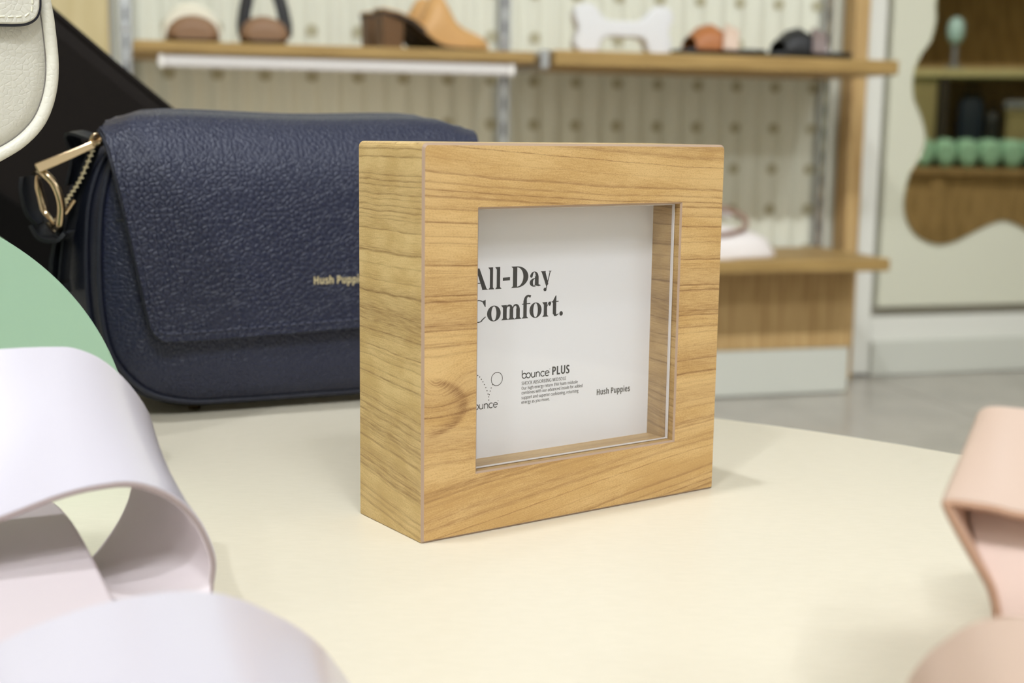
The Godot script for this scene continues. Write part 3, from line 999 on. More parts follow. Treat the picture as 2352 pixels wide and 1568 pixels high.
func navy_bag() -> void:
	var t := thing("handbag", "navy blue pebbled leather flap bag with gold zip and ring, behind the wooden sign", "handbag", Vector3(-0.1757, TOP - 0.0018, -0.706), 25.0)
	var mid := 0.0655
	# outline of the front panel, from the middle of the base round the right side and back
	var half := [[0.0, 0.0092], [0.04, 0.0092], [0.065, 0.0102], [0.0856, 0.0168], [0.1, 0.0318], [0.106, 0.0484], [0.108, 0.076], [0.1061, 0.112], [0.1002, 0.1360], [0.092, 0.1440], [0.075, 0.1470], [0.035, 0.1480]]
	var pts := []
	for p in half: pts.append([mid + p[0], p[1]])
	pts.append([mid, 0.1480])
	for i in range(half.size() - 1, 0, -1): pts.append([mid - half[i][0], half[i][1]])
	var line := smooth_flat(pts, 6, true)
	var ring := func(d: float, off: float, bulge: float) -> PackedVector3Array:
		var out := PackedVector3Array()
		for p in inset(line, -off):
			var k := (p.x - mid) / 0.108
			var b: float = bulge * signf(k) * smoothstep(0.75, 1.0, absf(k)) * smoothstep(0.16, 0.11, p.y) * smoothstep(0.0, 0.06, p.y)
			out.append(Vector3(p.x + b, p.y, d))
		return out
	var inner := func(f: float, d: float) -> PackedVector3Array:
		var out := PackedVector3Array()
		for p in line:
			out.append(Vector3(lerpf(mid, p.x, f), lerpf(0.08, p.y, f), d))
		return out
	put("front_panel", loft([inner.call(0.02, 0.0105), inner.call(0.4, 0.0102), inner.call(0.7, 0.009), inner.call(0.88, 0.006), inner.call(0.97, 0.002), ring.call(-0.001, 0.0, 0.0), ring.call(-0.004, -0.0012, 0.0)]), M.navy_leather, t)
	put("gusset", loft([ring.call(-0.003, -0.0012, 0.0), ring.call(-0.007, 0.0012, 0.001), ring.call(-0.012, 0.0022, 0.003), ring.call(-0.03, 0.003, 0.010), ring.call(-0.05, 0.003, 0.010), ring.call(-0.07, 0.001, 0.004), ring.call(-0.078, -0.002, 0.0), ring.call(-0.083, -0.01, 0.0), inner.call(0.3, -0.084)]), M.navy_smooth, t)
	put("piping", tube(ring.call(-0.0012, 0.0006, 0.0), 0.0017, 8, true), M.navy_smooth, t)
	put("piping", tube(ring.call(-0.011, 0.0032, 0.0025), 0.0014, 8, true), M.navy_smooth, t)
	put("piping", tube(ring.call(-0.078, 0.0, 0.0), 0.0017, 8, true), M.navy_smooth, t)
	# the flap: over the crest and down the front
	var prof := smooth_flat([[-0.074, 0.150], [-0.066, 0.1575], [-0.05, 0.1620], [-0.037, 0.1634], [-0.028, 0.1614], [-0.020, 0.1610], [-0.011, 0.1588], [-0.002, 0.1525], [0.0075, 0.142], [0.0128, 0.127], [0.0152, 0.105], [0.0162, 0.080], [0.0158, 0.060], [0.0152, 0.0455]], 5)
	var lens := PackedFloat32Array([0.0])
	for i in range(1, prof.size()): lens.append(lens[-1] + prof[i].distance_to(prof[i - 1]))
	var full := lens[-1]
	var along := func(q: float) -> Vector2:
		q = clampf(q, 0.0, full)
		for i in range(1, lens.size()):
			if q <= lens[i] + 1e-9:
				return prof[i - 1].lerp(prof[i], (q - lens[i - 1]) / maxf(1e-9, lens[i] - lens[i - 1]))
		return prof[-1]
	var edge_a := func(y: float, d: float) -> float:      # where the left edge runs
		if d < -0.01: return lerpf(-0.036, -0.012, smoothstep(-0.012, -0.07, d))
		return -0.0205 - (y - 0.0516) * 0.185
	var us := []
	for k in 9: us.append(0.075 * k / 8.0 * k / 8.0)
	for k in range(1, 16): us.append(0.075 + 0.85 * k / 15.0)
	for k in range(7, -1, -1): us.append(1.0 - 0.075 * k / 8.0 * k / 8.0)
	var rows := []
	for i in 41:
		var row := PackedVector3Array()
		for u in us:
			var w := 0.19
			var x: float = minf(u, 1.0 - u) * w
			var rc := 0.011
			var cut := rc - sqrt(maxf(0.0, rc * rc - pow(maxf(0.0, rc - x), 2.0)))
			var stop: float = full - cut - 0.0055 * u + 0.001
			var q := along.call(stop * i / 40.0) as Vector2
			var a0: float = edge_a.call(q.y, q.x)
			var a1 := mid * 2.0 - a0
			var wave := 0.0007 * sin(u * 9.0) * smoothstep(0.150, 0.160, q.y)
			var sag: float = -0.004 * smoothstep(0.80, 1.0, absf(u * 2.0 - 1.0)) * smoothstep(0.150, 0.160, q.y)
			row.append(Vector3(lerpf(a0, a1, u), q.y + wave + sag, q.x))
		rows.append(row)
	var flap := put("flap", slab(rows, 0.0022, true), M.navy_leather, t)
	# rim of the flap in smooth leather, and the row of stitches inside it
	var rim := PackedVector3Array()
	for i in range(10, 41): rim.append(rows[i][0] + Vector3(0, 0, -0.0008))
	for j in range(1, us.size()): rim.append(rows[40][j] + Vector3(0, 0, -0.0008))
	for i in range(39, 9, -1): rim.append(rows[i][us.size() - 1] + Vector3(0, 0, -0.0008))
	put("rim", tube(rim, 0.0011, 6), M.navy_smooth, flap)
	var st := begin()
	var run := PackedVector3Array()
	for i in range(18, 40): run.append(rows[i][4] + Vector3(0, 0, 0.0026))
	for j in range(5, us.size() - 5): run.append(rows[39][j] + Vector3(0, 0, 0.0026))
	dashes(st, run, 0.0028, 0.0044, 0.00045)
	var stitch := put("stitching", done(st), M.navy_thread, flap)
	tag(stitch, "", "", "", "stuff")
	words(flap, "foil_lettering", "Hush Puppies", true, M.gold_foil, 0.0663, 0.0730, 0.0308, 0.0042, 0.0185, 0.0003)
	# pocket piece under the flap edge: a folded top edge on the front panel
	put("pocket_edge", tube(PackedVector3Array([Vector3(-0.0345, 0.1085, 0.0035), Vector3(-0.027, 0.1088, 0.0056), Vector3(-0.015, 0.109, 0.0075)]), 0.0011, 6), M.navy_smooth, t)
	# gusset end: zip run, strap tab, ring, pull, strap loop
	put("zip_tape", slab(band([[-0.0405, 0.1455, -0.016], [-0.0475, 0.1260, -0.018], [-0.0545, 0.1030, -0.019], [-0.0585, 0.0755, -0.019]], 0.0075), 0.001), M.navy_dark, t)
	var zp := smooth_path([Vector3(-0.0420, 0.1450, -0.013), Vector3(-0.0487, 0.1292, -0.0145), Vector3(-0.0568, 0.1165, -0.016), Vector3(-0.0605, 0.1085, -0.017)], 6)
	var zip := put("zip_chain", tube(zp, 0.0009, 6), M.zip_metal, t)
	for i in range(1, zp.size() - 1):
		put("zip_tooth", box(zp[i], Vector3(0.003, 0.0011, 0.002), 0.0003), M.zip_metal, zip)
	var gh := Vector3(-0.0388, 0.1479, -0.014)
	var gt := Vector3(-0.0708, 0.1342, -0.014)
	var slider := put("zip_slider", box(Vector3.ZERO, Vector3(0.010, 0.005, 0.005), 0.0012), M.gold_metal, t)
	slider.position = gh + Vector3(0.0, 0.0, -0.001)
	slider.rotation.z = 0.42
	put("slider_bridge", tube(smooth_path([Vector3(-0.004, 0.002, 0.0), Vector3(-0.001, 0.0045, 0.002), Vector3(0.004, 0.002, 0.0)], 4), 0.0011, 6), M.gold_metal, slider)
	var pull := put("zip_pull", plate(PackedVector2Array([Vector2(-0.0175, -0.0019), Vector2(-0.017, -0.0026), Vector2(0.013, -0.0020), Vector2(0.0155, -0.0010), Vector2(0.0155, 0.0010), Vector2(0.013, 0.0020), Vector2(-0.017, 0.0026), Vector2(-0.0175, 0.0019)]), -0.0012, 0.0012, 0.0005), M.gold_metal, t)
	pull.position = (gh + gt) / 2 + Vector3(0, 0, 0.002)
	pull.rotation.z = atan2(gh.y - gt.y, gh.x - gt.x)
	put("pull_joint", tube(oval3(Vector3(0.0168, 0, 0), 0.0032, 0.0032), 0.0009, 6, true), M.gold_metal, pull)
	# ring: an open D of round wire seen almost edge-on
	var rp := smooth_path([Vector3(-0.0680, 0.1322, -0.016), Vector3(-0.0630, 0.1270, -0.012), Vector3(-0.0602, 0.1195, -0.011), Vector3(-0.0596, 0.1120, -0.012), Vector3(-0.0612, 0.1035, -0.016), Vector3(-0.0645, 0.1080, -0.034), Vector3(-0.0668, 0.1200, -0.038), Vector3(-0.0692, 0.1300, -0.032)], 6, true)
	put("ring", tube(rp, 0.0023, 10, true), M.gold_metal, t)
	put("ring_post", tube(PackedVector3Array([Vector3(-0.0625, 0.107, -0.015), Vector3(-0.0565, 0.1115, -0.015), Vector3(-0.0520, 0.1175, -0.015)]), 0.0013, 8), M.gold_metal, t)
	put("strap_loop", slab(band([[-0.0735, 0.1300, -0.022], [-0.0742, 0.1230, -0.020], [-0.0722, 0.1120, -0.019], [-0.0675, 0.1060, -0.018]], 0.0085), 0.002), M.navy_dark, t)
	put("strap_keeper", slab(band([[-0.0705, 0.1060, -0.018], [-0.0670, 0.0995, -0.015], [-0.0600, 0.0985, -0.013], [-0.0560, 0.1020, -0.013]], 0.009), 0.002), M.navy_dark, t)
	put("strap_tab", slab(band([[-0.0545, 0.1060, -0.020], [-0.0585, 0.0920, -0.020], [-0.0600, 0.0800, -0.020], [-0.0590, 0.0680, -0.020]], 0.012), 0.002), M.navy_dark, t)
	put("side_fold", slab(band([[-0.0400, 0.1490, -0.022], [-0.0500, 0.1515, -0.028], [-0.0470, 0.1400, -0.032], [-0.0500, 0.1250, -0.034]], 0.010), 0.0015), M.navy_dark, t)
	for x in [0.008, 0.123]:
		for z in [-0.018, -0.066]:
			put("foot_stud", lathe([[0.0, 0.0018], [0.0032, 0.0018], [0.0036, 0.003], [0.0028, 0.0085]], 14), M.dark_brass, t)
			t.get_child(t.get_child_count() - 1).position = Vector3(x, 0, z)


# rows of a strip of leather w wide (across x and z) along a path
func band(pts: Array, w: float) -> Array:
	var three := []
	for p in pts: three.append(Vector3(p[0], p[1], p[2]))
	var path := smooth_path(three, 6)
	var rows := []
	for i in path.size():
		var row := PackedVector3Array()
		for k in 5:
			var f := k / 4.0 - 0.5
			row.append(path[i] + Vector3(0.75, 0.12, -0.6).normalized() * w * f + Vector3(-0.6, 0, -0.75) * (0.0 - w * 0.18 * (1.0 - 4.0 * f * f)) * -1.0)
		rows.append(row)
	return rows


func oval3(c: Vector3, rx: float, ry: float, seg := 16) -> PackedVector3Array:
	var out := PackedVector3Array()
	for k in seg:
		out.append(c + Vector3(cos(TAU * k / seg) * rx, 0, sin(TAU * k / seg) * ry))
	return out


func black_tote() -> void:
	# local x runs along its front, y from the top of the plinth (20 mm below the table top)
	var t := thing("tote_bag", "large black leather bag with a sloping top edge, behind the navy bag", "handbag", Vector3(-0.2966, 0.36, -1.0), 20.0)
	var up := 0.02
	var poly := PackedVector2Array()
	for p in [[-0.26, -0.018], [0.030, -0.018], [0.048, -0.008], [0.056, 0.010], [0.066, 0.110], [0.0655, 0.136], [0.0600, 0.1490], [0.0480, 0.1620], [0.0, 0.2020], [-0.0425, 0.2380], [-0.15, 0.325], [-0.17, 0.333], [-0.27, 0.333], [-0.29, 0.315], [-0.29, 0.02]]:
		poly.append(Vector2(p[0], p[1] + up))
	put("body", plate(poly, -0.065, 0.0, 0.012), M.black_leather, t)
	put("top_binding", tube(PackedVector3Array([Vector3(0.059, 0.149 + up, -0.006), Vector3(0.0475, 0.1610 + up, -0.006), Vector3(-0.001, 0.2012 + up, -0.006), Vector3(-0.0425, 0.2372 + up, -0.006), Vector3(-0.15, 0.323 + up, -0.006)]), 0.003, 8), M.black_leather, t)
	var low := PackedVector2Array()
	for p in [[-0.255, -0.016], [0.028, -0.016], [0.044, -0.008], [0.052, 0.010], [0.052, 0.03], [0.0, 0.050], [-0.050, 0.0745], [-0.0647, 0.0936], [-0.082, 0.1063], [-0.15, 0.15], [-0.28, 0.20], [-0.285, 0.02]]:
		low.append(Vector2(p[0], p[1] + up))
	put("base_panel", plate(low, -0.001, 0.004, 0.0015), M.black_matte, t)
	put("handle", tube(smooth_path([Vector3(-0.24, 0.345, -0.02), Vector3(-0.23, 0.42, -0.03), Vector3(-0.20, 0.46, -0.035), Vector3(-0.18, 0.42, -0.04), Vector3(-0.17, 0.345, -0.045)], 8), 0.006, 8), M.black_leather, t)


func arch_stand() -> void:
	# two half-round mint plates carry the white bag
	var t := thing("arch_stand", "mint green half-round bag stand with a thin pale edge, under the white bag", "display stand", Vector3(-0.1953, TOP, -0.56), 27.0)
	var poly := PackedVector2Array()
	var r := 0.1105
	var cx := -0.0791
	for k in 97:
		var a := PI * k / 96.0
		poly.append(Vector2(cx + cos(a) * r, 0.0152 + sin(a) * r))
	poly.append(Vector2(cx - r, 0.0))
	poly.append(Vector2(cx + r, 0.0))
	put("front_plate", plate(poly, -0.0022, 0.0, 0.0005), M.mint_lacquer, t)
	put("rear_plate", plate(poly, -0.0722, -0.07, 0.0005), M.mint_lacquer, t)
	put("spacer_rod", tube(PackedVector3Array([Vector3(-0.11, 0.03, -0.07), Vector3(-0.11, 0.03, -0.002)]), 0.004, 10), M.mint_lacquer, t)
	put("spacer_rod", tube(PackedVector3Array([Vector3(-0.10, 0.09, -0.07), Vector3(-0.10, 0.09, -0.002)]), 0.004, 10), M.mint_lacquer, t)


# short stitches laid end to end along a line
func dashes(st: SurfaceTool, line: PackedVector3Array, long: float, pitch: float, r: float) -> void:
	var gone := 0.0
	var next := 0.0
	for i in line.size() - 1:
		var step := line[i].distance_to(line[i + 1])
		while step > 0.0 and next <= gone + step:
			var p := line[i].lerp(line[i + 1], (next - gone) / step)
			var dir := (line[i + 1] - line[i]) / step
			add_tube(st, PackedVector3Array([p, p + dir * long]), r, 5)
			next += pitch
		gone += step


func white_bag() -> void:
	var t := thing("white_handbag", "white pebbled leather bag with rounded piped corner, cut by the top left of the picture", "handbag", Vector3(-0.1953, TOP, -0.56), 27.0)
	# front outline in the plane of the bag, x along it, y above the table
	var corner := [[-0.085, 0.1262], [-0.060, 0.1263], [-0.042, 0.1285], [-0.029, 0.1336], [-0.0183, 0.1391], [-0.0078, 0.1458], [0.0003, 0.1548], [0.0050, 0.1665], [0.0066, 0.1790], [0.0058, 0.1948], [0.0045, 0.2052], [0.001, 0.230], [-0.006, 0.262], [-0.016, 0.280], [-0.032, 0.288], [-0.055, 0.290]]
	var pts := []
	for p in corner: pts.append(p)
	var cx := -0.11
	for i in range(corner.size() - 1, -1, -1): pts.append([cx * 2.0 - corner[i][0], corner[i][1]])
	var line := smooth_flat(pts, 5, true)
	var ring := func(off: float, d: float) -> PackedVector3Array:
		var out := PackedVector3Array()
		for p in inset(line, off): out.append(Vector3(p.x, p.y, d))
		return out
	var inner := func(f: float, d: float) -> PackedVector3Array:
		var out := PackedVector3Array()
		for p in inset(line, 0.0050): out.append(Vector3(lerpf(cx, p.x, f), lerpf(0.21, p.y, f), d))
		return out
	put("front_panel", loft([inner.call(0.02, 0.0035), inner.call(0.5, 0.003), inner.call(0.8, 0.0018), inner.call(0.95, 0.0004), inner.call(1.0, -0.001), ring.call(0.0052, -0.003)]), M.white_leather, t)
	put("piping", tube(ring.call(0.0026, -0.0015), 0.0026, 12, true), M.white_smooth, t)
	put("seam", tube(ring.call(0.0054, -0.0012), 0.00045, 6, true), M.seam_line, t)
	put("gusset", loft([ring.call(0.004, -0.002), ring.call(0.002, -0.005), ring.call(0.001, -0.02), ring.call(0.001, -0.055), ring.call(0.003, -0.066), ring.call(0.012, -0.070), inner.call(0.2, -0.071)]), M.white_leather, t)
	put("piping", tube(ring.call(0.0022, -0.066), 0.0022, 10, true), M.white_smooth, t)
	# closing tab that hangs over the front, edge-painted navy
	var tab := PackedVector2Array()
	for p in smooth_flat([[-0.0012, 0.262], [-0.0012, 0.215], [-0.0013, 0.2035], [-0.0018, 0.2000], [-0.0032, 0.1972], [-0.0060, 0.1953], [-0.0100, 0.1945], [-0.018, 0.1942], [-0.05, 0.1935], [-0.10, 0.1928], [-0.106, 0.196], [-0.108, 0.210], [-0.108, 0.262]], 5): tab.append(p)
	var tp := put("closing_tab", plate(tab, 0.0064, 0.0082, 0.0006), M.white_leather, t)
	put("painted_edge", plate(inset(tab, -0.0010), 0.0046, 0.0066, 0.0005), M.navy_edge_paint, tp)
	var st := begin()
	var run := PackedVector3Array()
	for p in inset(tab, 0.0028): run.append(Vector3(p.x, p.y, 0.0083))
	dashes(st, run, 0.0021, 0.0032, 0.00035)
	var sti := put("stitching", done(st), M.cream_thread, tp)
	tag(sti, "", "", "", "stuff")


# ------------------------------------------------------------------ sandals on the table

# a strap: near and far cross-sections (x across, y up) at l0 and l1 along the foot; l grows away from the viewer
func strap_rows(near: Array, far: Array, l0: float, l1: float, sweep := 0.0) -> Array:
	var a := smooth_flat(near, 6)
	var b := smooth_flat(far, 6)
	var rows := []
	var n := 60
	for i in 9:
		var f := i / 8.0
		var row := PackedVector3Array()
		for k in n + 1:
			var q := float(k) / n * (a.size() - 1)
			var j := mini(int(q), a.size() - 2)
			var pa := a[j].lerp(a[j + 1], q - j)
			var qb := float(k) / n * (b.size() - 1)
			var jb := mini(int(qb), b.size() - 2)
			var pb := b[jb].lerp(b[jb + 1], qb - jb)
			var p := pa.lerp(pb, f)
			row.append(Vector3(p.x, p.y, -lerpf(l0 - sweep * smoothstep(0.76, 0.94, float(k) / n), l1, f)))
		rows.append(row)
	return rows


func strap(t: Node3D, rows: Array, outer: Material, inner: Material, rim: Material, thick := 0.0022) -> void:
	var s := put("strap", slab(rows, thick * 0.5), outer, t)
	# lining glued to the inside
	put("lining", slab(rows, thick * 0.5, true), inner, s)
	var n: int = rows[0].size()
	for i in [0, rows.size() - 1]:
		var edge := PackedVector3Array()
		for j in n: edge.append(rows[i][j])
		put("painted_rim", tube(edge, thick * 0.36, 6), rim, s)


func lilac_sandal() -> void:
	# origin: right edge of the footbed, 28 mm above the table; -z runs to the heel
	var t := thing("lilac_sandal", "pale lilac glossy sandal with broad looped straps, near the left front of the table", "sandal", Vector3(-0.1063, TOP, -0.3446), 26.0)
	var near := [[-0.095, 0.018], [-0.092, 0.026], [-0.080, 0.0335], [-0.062, 0.0385], [-0.043, 0.0412], [-0.026, 0.0452], [-0.0100, 0.0499], [0.0015, 0.0516], [0.0113, 0.0512], [0.0212, 0.0465], [0.0287, 0.0383], [0.0330, 0.0277], [0.0332, 0.0207], [0.0310, 0.0160], [0.0240, 0.0150], [0.012, 0.0195], [0.0005, 0.0262]]
	var far := [[-0.095, 0.028], [-0.094, 0.048], [-0.084, 0.068], [-0.062, 0.0790], [-0.0380, 0.0812], [-0.0190, 0.0830], [-0.0030, 0.0828], [0.0040, 0.0818], [0.0120, 0.0775], [0.0200, 0.0690], [0.0265, 0.0575], [0.0265, 0.0480], [0.0240, 0.0405], [0.0217, 0.0351], [0.0201, 0.0297], [0.0170, 0.0233], [0.0125, 0.0167], [0.0074, 0.0108], [0.0020, 0.0060]]
	strap(t, strap_rows(near, far, 0.03, 0.09, 0.03), M.lilac_patent, M.lilac_suede, M.strap_rim)
	var toe_far := [[-0.095, 0.012], [-0.086, 0.018], [-0.066, 0.0235], [-0.0426, 0.0318], [-0.0333, 0.0380], [-0.0190, 0.0426], [-0.0044, 0.0446], [0.0088, 0.0442], [0.0213, 0.0403], [0.0376, 0.0290], [0.0477, 0.0155], [0.0490, 0.0105], [0.0420, 0.0085], [0.020, 0.0105], [0.0, 0.0150]]
	var toe_near := []
	for p in toe_far: toe_near.append([p[0] * 0.82 - 0.006, p[1] * 0.74 + 0.003])
	strap(t, strap_rows(toe_near, toe_far, -0.115, -0.05), M.lilac_patent, M.lilac_suede, M.strap_rim)
	# footbed and sole
	var outline := smooth_flat([[0.0, -0.12], [0.0, -0.06], [0.0, 0.0], [0.0, 0.08], [-0.006, 0.115], [-0.028, 0.135], [-0.062, 0.135], [-0.082, 0.115], [-0.088, 0.06], [-0.092, 0.0], [-0.095, -0.07], [-0.090, -0.13], [-0.070, -0.165], [-0.040, -0.172], [-0.012, -0.155]], 5, true)
	foot_plate(t, "footbed", outline, 0.0235, 0.028, M.lilac_insole)
	foot_plate(t, "sole", outline, 0.0, 0.0233, M.sole_white)


func foot_plate(t: Node3D, called: String, outline: PackedVector2Array, y0: float, y1: float, m: Material) -> void:
	var o := put(called, plate(outline, y0, y1, 0.0015), m, t)
	o.rotation.x = -PI / 2


func blush_sandal() -> void:
	var t := thing("blush_sandal", "blush pink sandal with wide straps, cut by the lower right of the picture", "sandal", Vector3(0.1147, TOP, -0.2933), -10.0)
	var near := [[0.0, 0.0400], [-0.0024, 0.0495], [-0.0068, 0.0570], [-0.0110, 0.0640], [-0.0136, 0.0688], [-0.0132, 0.0700], [-0.0040, 0.0693], [0.0030, 0.0680], [0.020, 0.0672], [0.045, 0.0660], [0.065, 0.0590], [0.078, 0.0440], [0.080, 0.0350]]
	var far := [[0.0139, 0.0276], [0.0094, 0.0370], [0.0043, 0.0463], [-0.0002, 0.0580], [-0.0002, 0.0710], [-0.0002, 0.0805], [0.0010, 0.0833], [0.0040, 0.0840], [0.0090, 0.0838], [0.022, 0.0830], [0.045, 0.0800], [0.065, 0.0690], [0.078, 0.0500], [0.080, 0.0350]]
	strap(t, strap_rows(near, far, 0.006, 0.05), M.blush_leather, M.blush_lining, M.blush_rim)
	var toe_far := [[-0.006, 0.0300], [-0.020, 0.0320], [-0.0250, 0.0400], [-0.0228, 0.0465], [-0.0190, 0.0510], [-0.0125, 0.0560], [-0.0050, 0.0577], [0.0030, 0.0572], [0.020, 0.0560], [0.045, 0.0530], [0.070, 0.0420], [0.080, 0.0320]]
	var toe_near := []
	for p in toe_far: toe_near.append([p[0] * 0.95 - 0.002, p[1] * 0.92 + 0.001])
	strap(t, strap_rows(toe_near, toe_far, -0.10, -0.037), M.blush_leather, M.blush_lining, M.blush_rim)
	var outline := smooth_flat([[0.0, -0.10], [0.0, -0.04], [0.008, 0.0], [0.018, 0.03], [0.020, 0.10], [0.022, 0.13], [0.035, 0.142], [0.060, 0.135], [0.075, 0.11], [0.080, 0.05], [0.082, -0.03], [0.082, -0.10], [0.070, -0.145], [0.042, -0.155], [0.014, -0.140]], 5, true)
	foot_plate(t, "footbed", outline, 0.0385, 0.0445, M.blush_insole)
	var pad := []
	for i in 7:
		var f := i / 6.0
		var row := PackedVector3Array()
		for k in 9:
			var py := 0.044 + 0.036 * f
			var pl := 0.009 + 0.039 * f * f
			var px := lerpf(-(py - 0.04) * 0.48, lerpf(0.006, -0.0002, smoothstep(0.044, 0.058, py)), (pl - 0.006) / 0.044) + 0.0012
			row.append(Vector3(lerpf(px, lerpf(0.074, 0.048, f), k / 8.0), py - 0.001, -pl))
		pad.append(row)
	put("inner_pad", slab(pad, 0.003), M.blush_insole, t)
	foot_plate(t, "sole", outline, 0.0, 0.0383, M.blush_lining)


# ------------------------------------------------------------------ shoes on the shelves

# a vamp: half-round sections along x; each is [x, foot y, top y, half width]
func vamp(sections: Array) -> ArrayMesh:
	var rows := []
	for s in sections:
		var row := PackedVector3Array()
		for k in 17:
			var a := PI * k / 16.0
			row.append(Vector3(s[0], s[1] + (s[2] - s[1]) * pow(sin(a), 0.8), cos(a) * s[3]))
		rows.append(row)
	return slab(rows, 0.002, true)


func dome(sections: Array) -> ArrayMesh:           # solid half-rounds along x: [x, foot y, top y, half width]
	var rings := []
	for s in sections:
		var ring := PackedVector3Array()
		for k in 17:
			var a := PI * k / 16.0
			ring.append(Vector3(s[0], s[1] + (s[2] - s[1]) * pow(sin(a), 0.8), cos(a) * s[3]))
		for k in range(1, 6):
			ring.append(Vector3(s[0], s[1] - 0.001, lerpf(-s[3], s[3], k / 6.0)))
		rings.append(ring)
	return loft(rings)


func sole_loft(sections: Array) -> ArrayMesh:       # [x, y under, y top, half width]
	var rings := []
	for s in sections:
		var ring := PackedVector3Array()
		for k in 20:
			var a := TAU * k / 20.0
			ring.append(Vector3(s[0], lerpf(s[1], s[2], 0.5 + 0.5 * clampf(sin(a) * 1.8, -1, 1)), clampf(cos(a) * 1.2, -1, 1) * s[3]))
		rings.append(ring)
	return loft(rings)


func heeled_mule(label: String, s: float, d: float, turn: float) -> Node3D:
	var t := thing("heeled_mule", label, "shoe", on_wall(s, 0.6772, d), WALL_TURN + turn, "pair of tan heeled mules")
	var st := begin()
	var hp := PackedVector2Array([Vector2(0.002, 0.0), Vector2(0.040, 0.0), Vector2(0.044, 0.055), Vector2(0.028, 0.060), Vector2(0.0, 0.064)])
	add_plate(st, hp, -0.021, 0.021, 0.003, false)
	put("block_heel", done(st), M.heel_brown, t)
	put("sole", sole_loft([[0.0, 0.062, 0.069, 0.022], [0.03, 0.056, 0.064, 0.028], [0.06, 0.044, 0.054, 0.028], [0.085, 0.025, 0.037, 0.028], [0.11, 0.006, 0.019, 0.033], [0.135, 0.0, 0.011, 0.037], [0.17, 0.0, 0.009, 0.037], [0.205, 0.001, 0.009, 0.028], [0.218, 0.004, 0.009, 0.012]]), M.sole_dark, t)
	put("upper", vamp([[0.082, 0.032, 0.048, 0.029], [0.094, 0.022, 0.074, 0.031], [0.108, 0.014, 0.099, 0.033], [0.121, 0.010, 0.104, 0.034], [0.132, 0.009, 0.086, 0.036], [0.145, 0.008, 0.060, 0.038], [0.162, 0.008, 0.046, 0.039], [0.183, 0.008, 0.038, 0.036], [0.205, 0.008, 0.030, 0.028], [0.216, 0.008, 0.022, 0.016], [0.220, 0.008, 0.012, 0.004]]), M.tan_leather, t)
	put("insole", sole_loft([[0.0, 0.068, 0.072, 0.021], [0.03, 0.063, 0.067, 0.027], [0.06, 0.053, 0.057, 0.027], [0.085, 0.036, 0.040, 0.027], [0.11, 0.018, 0.022, 0.03]]), M.tan_leather, t)
	return t


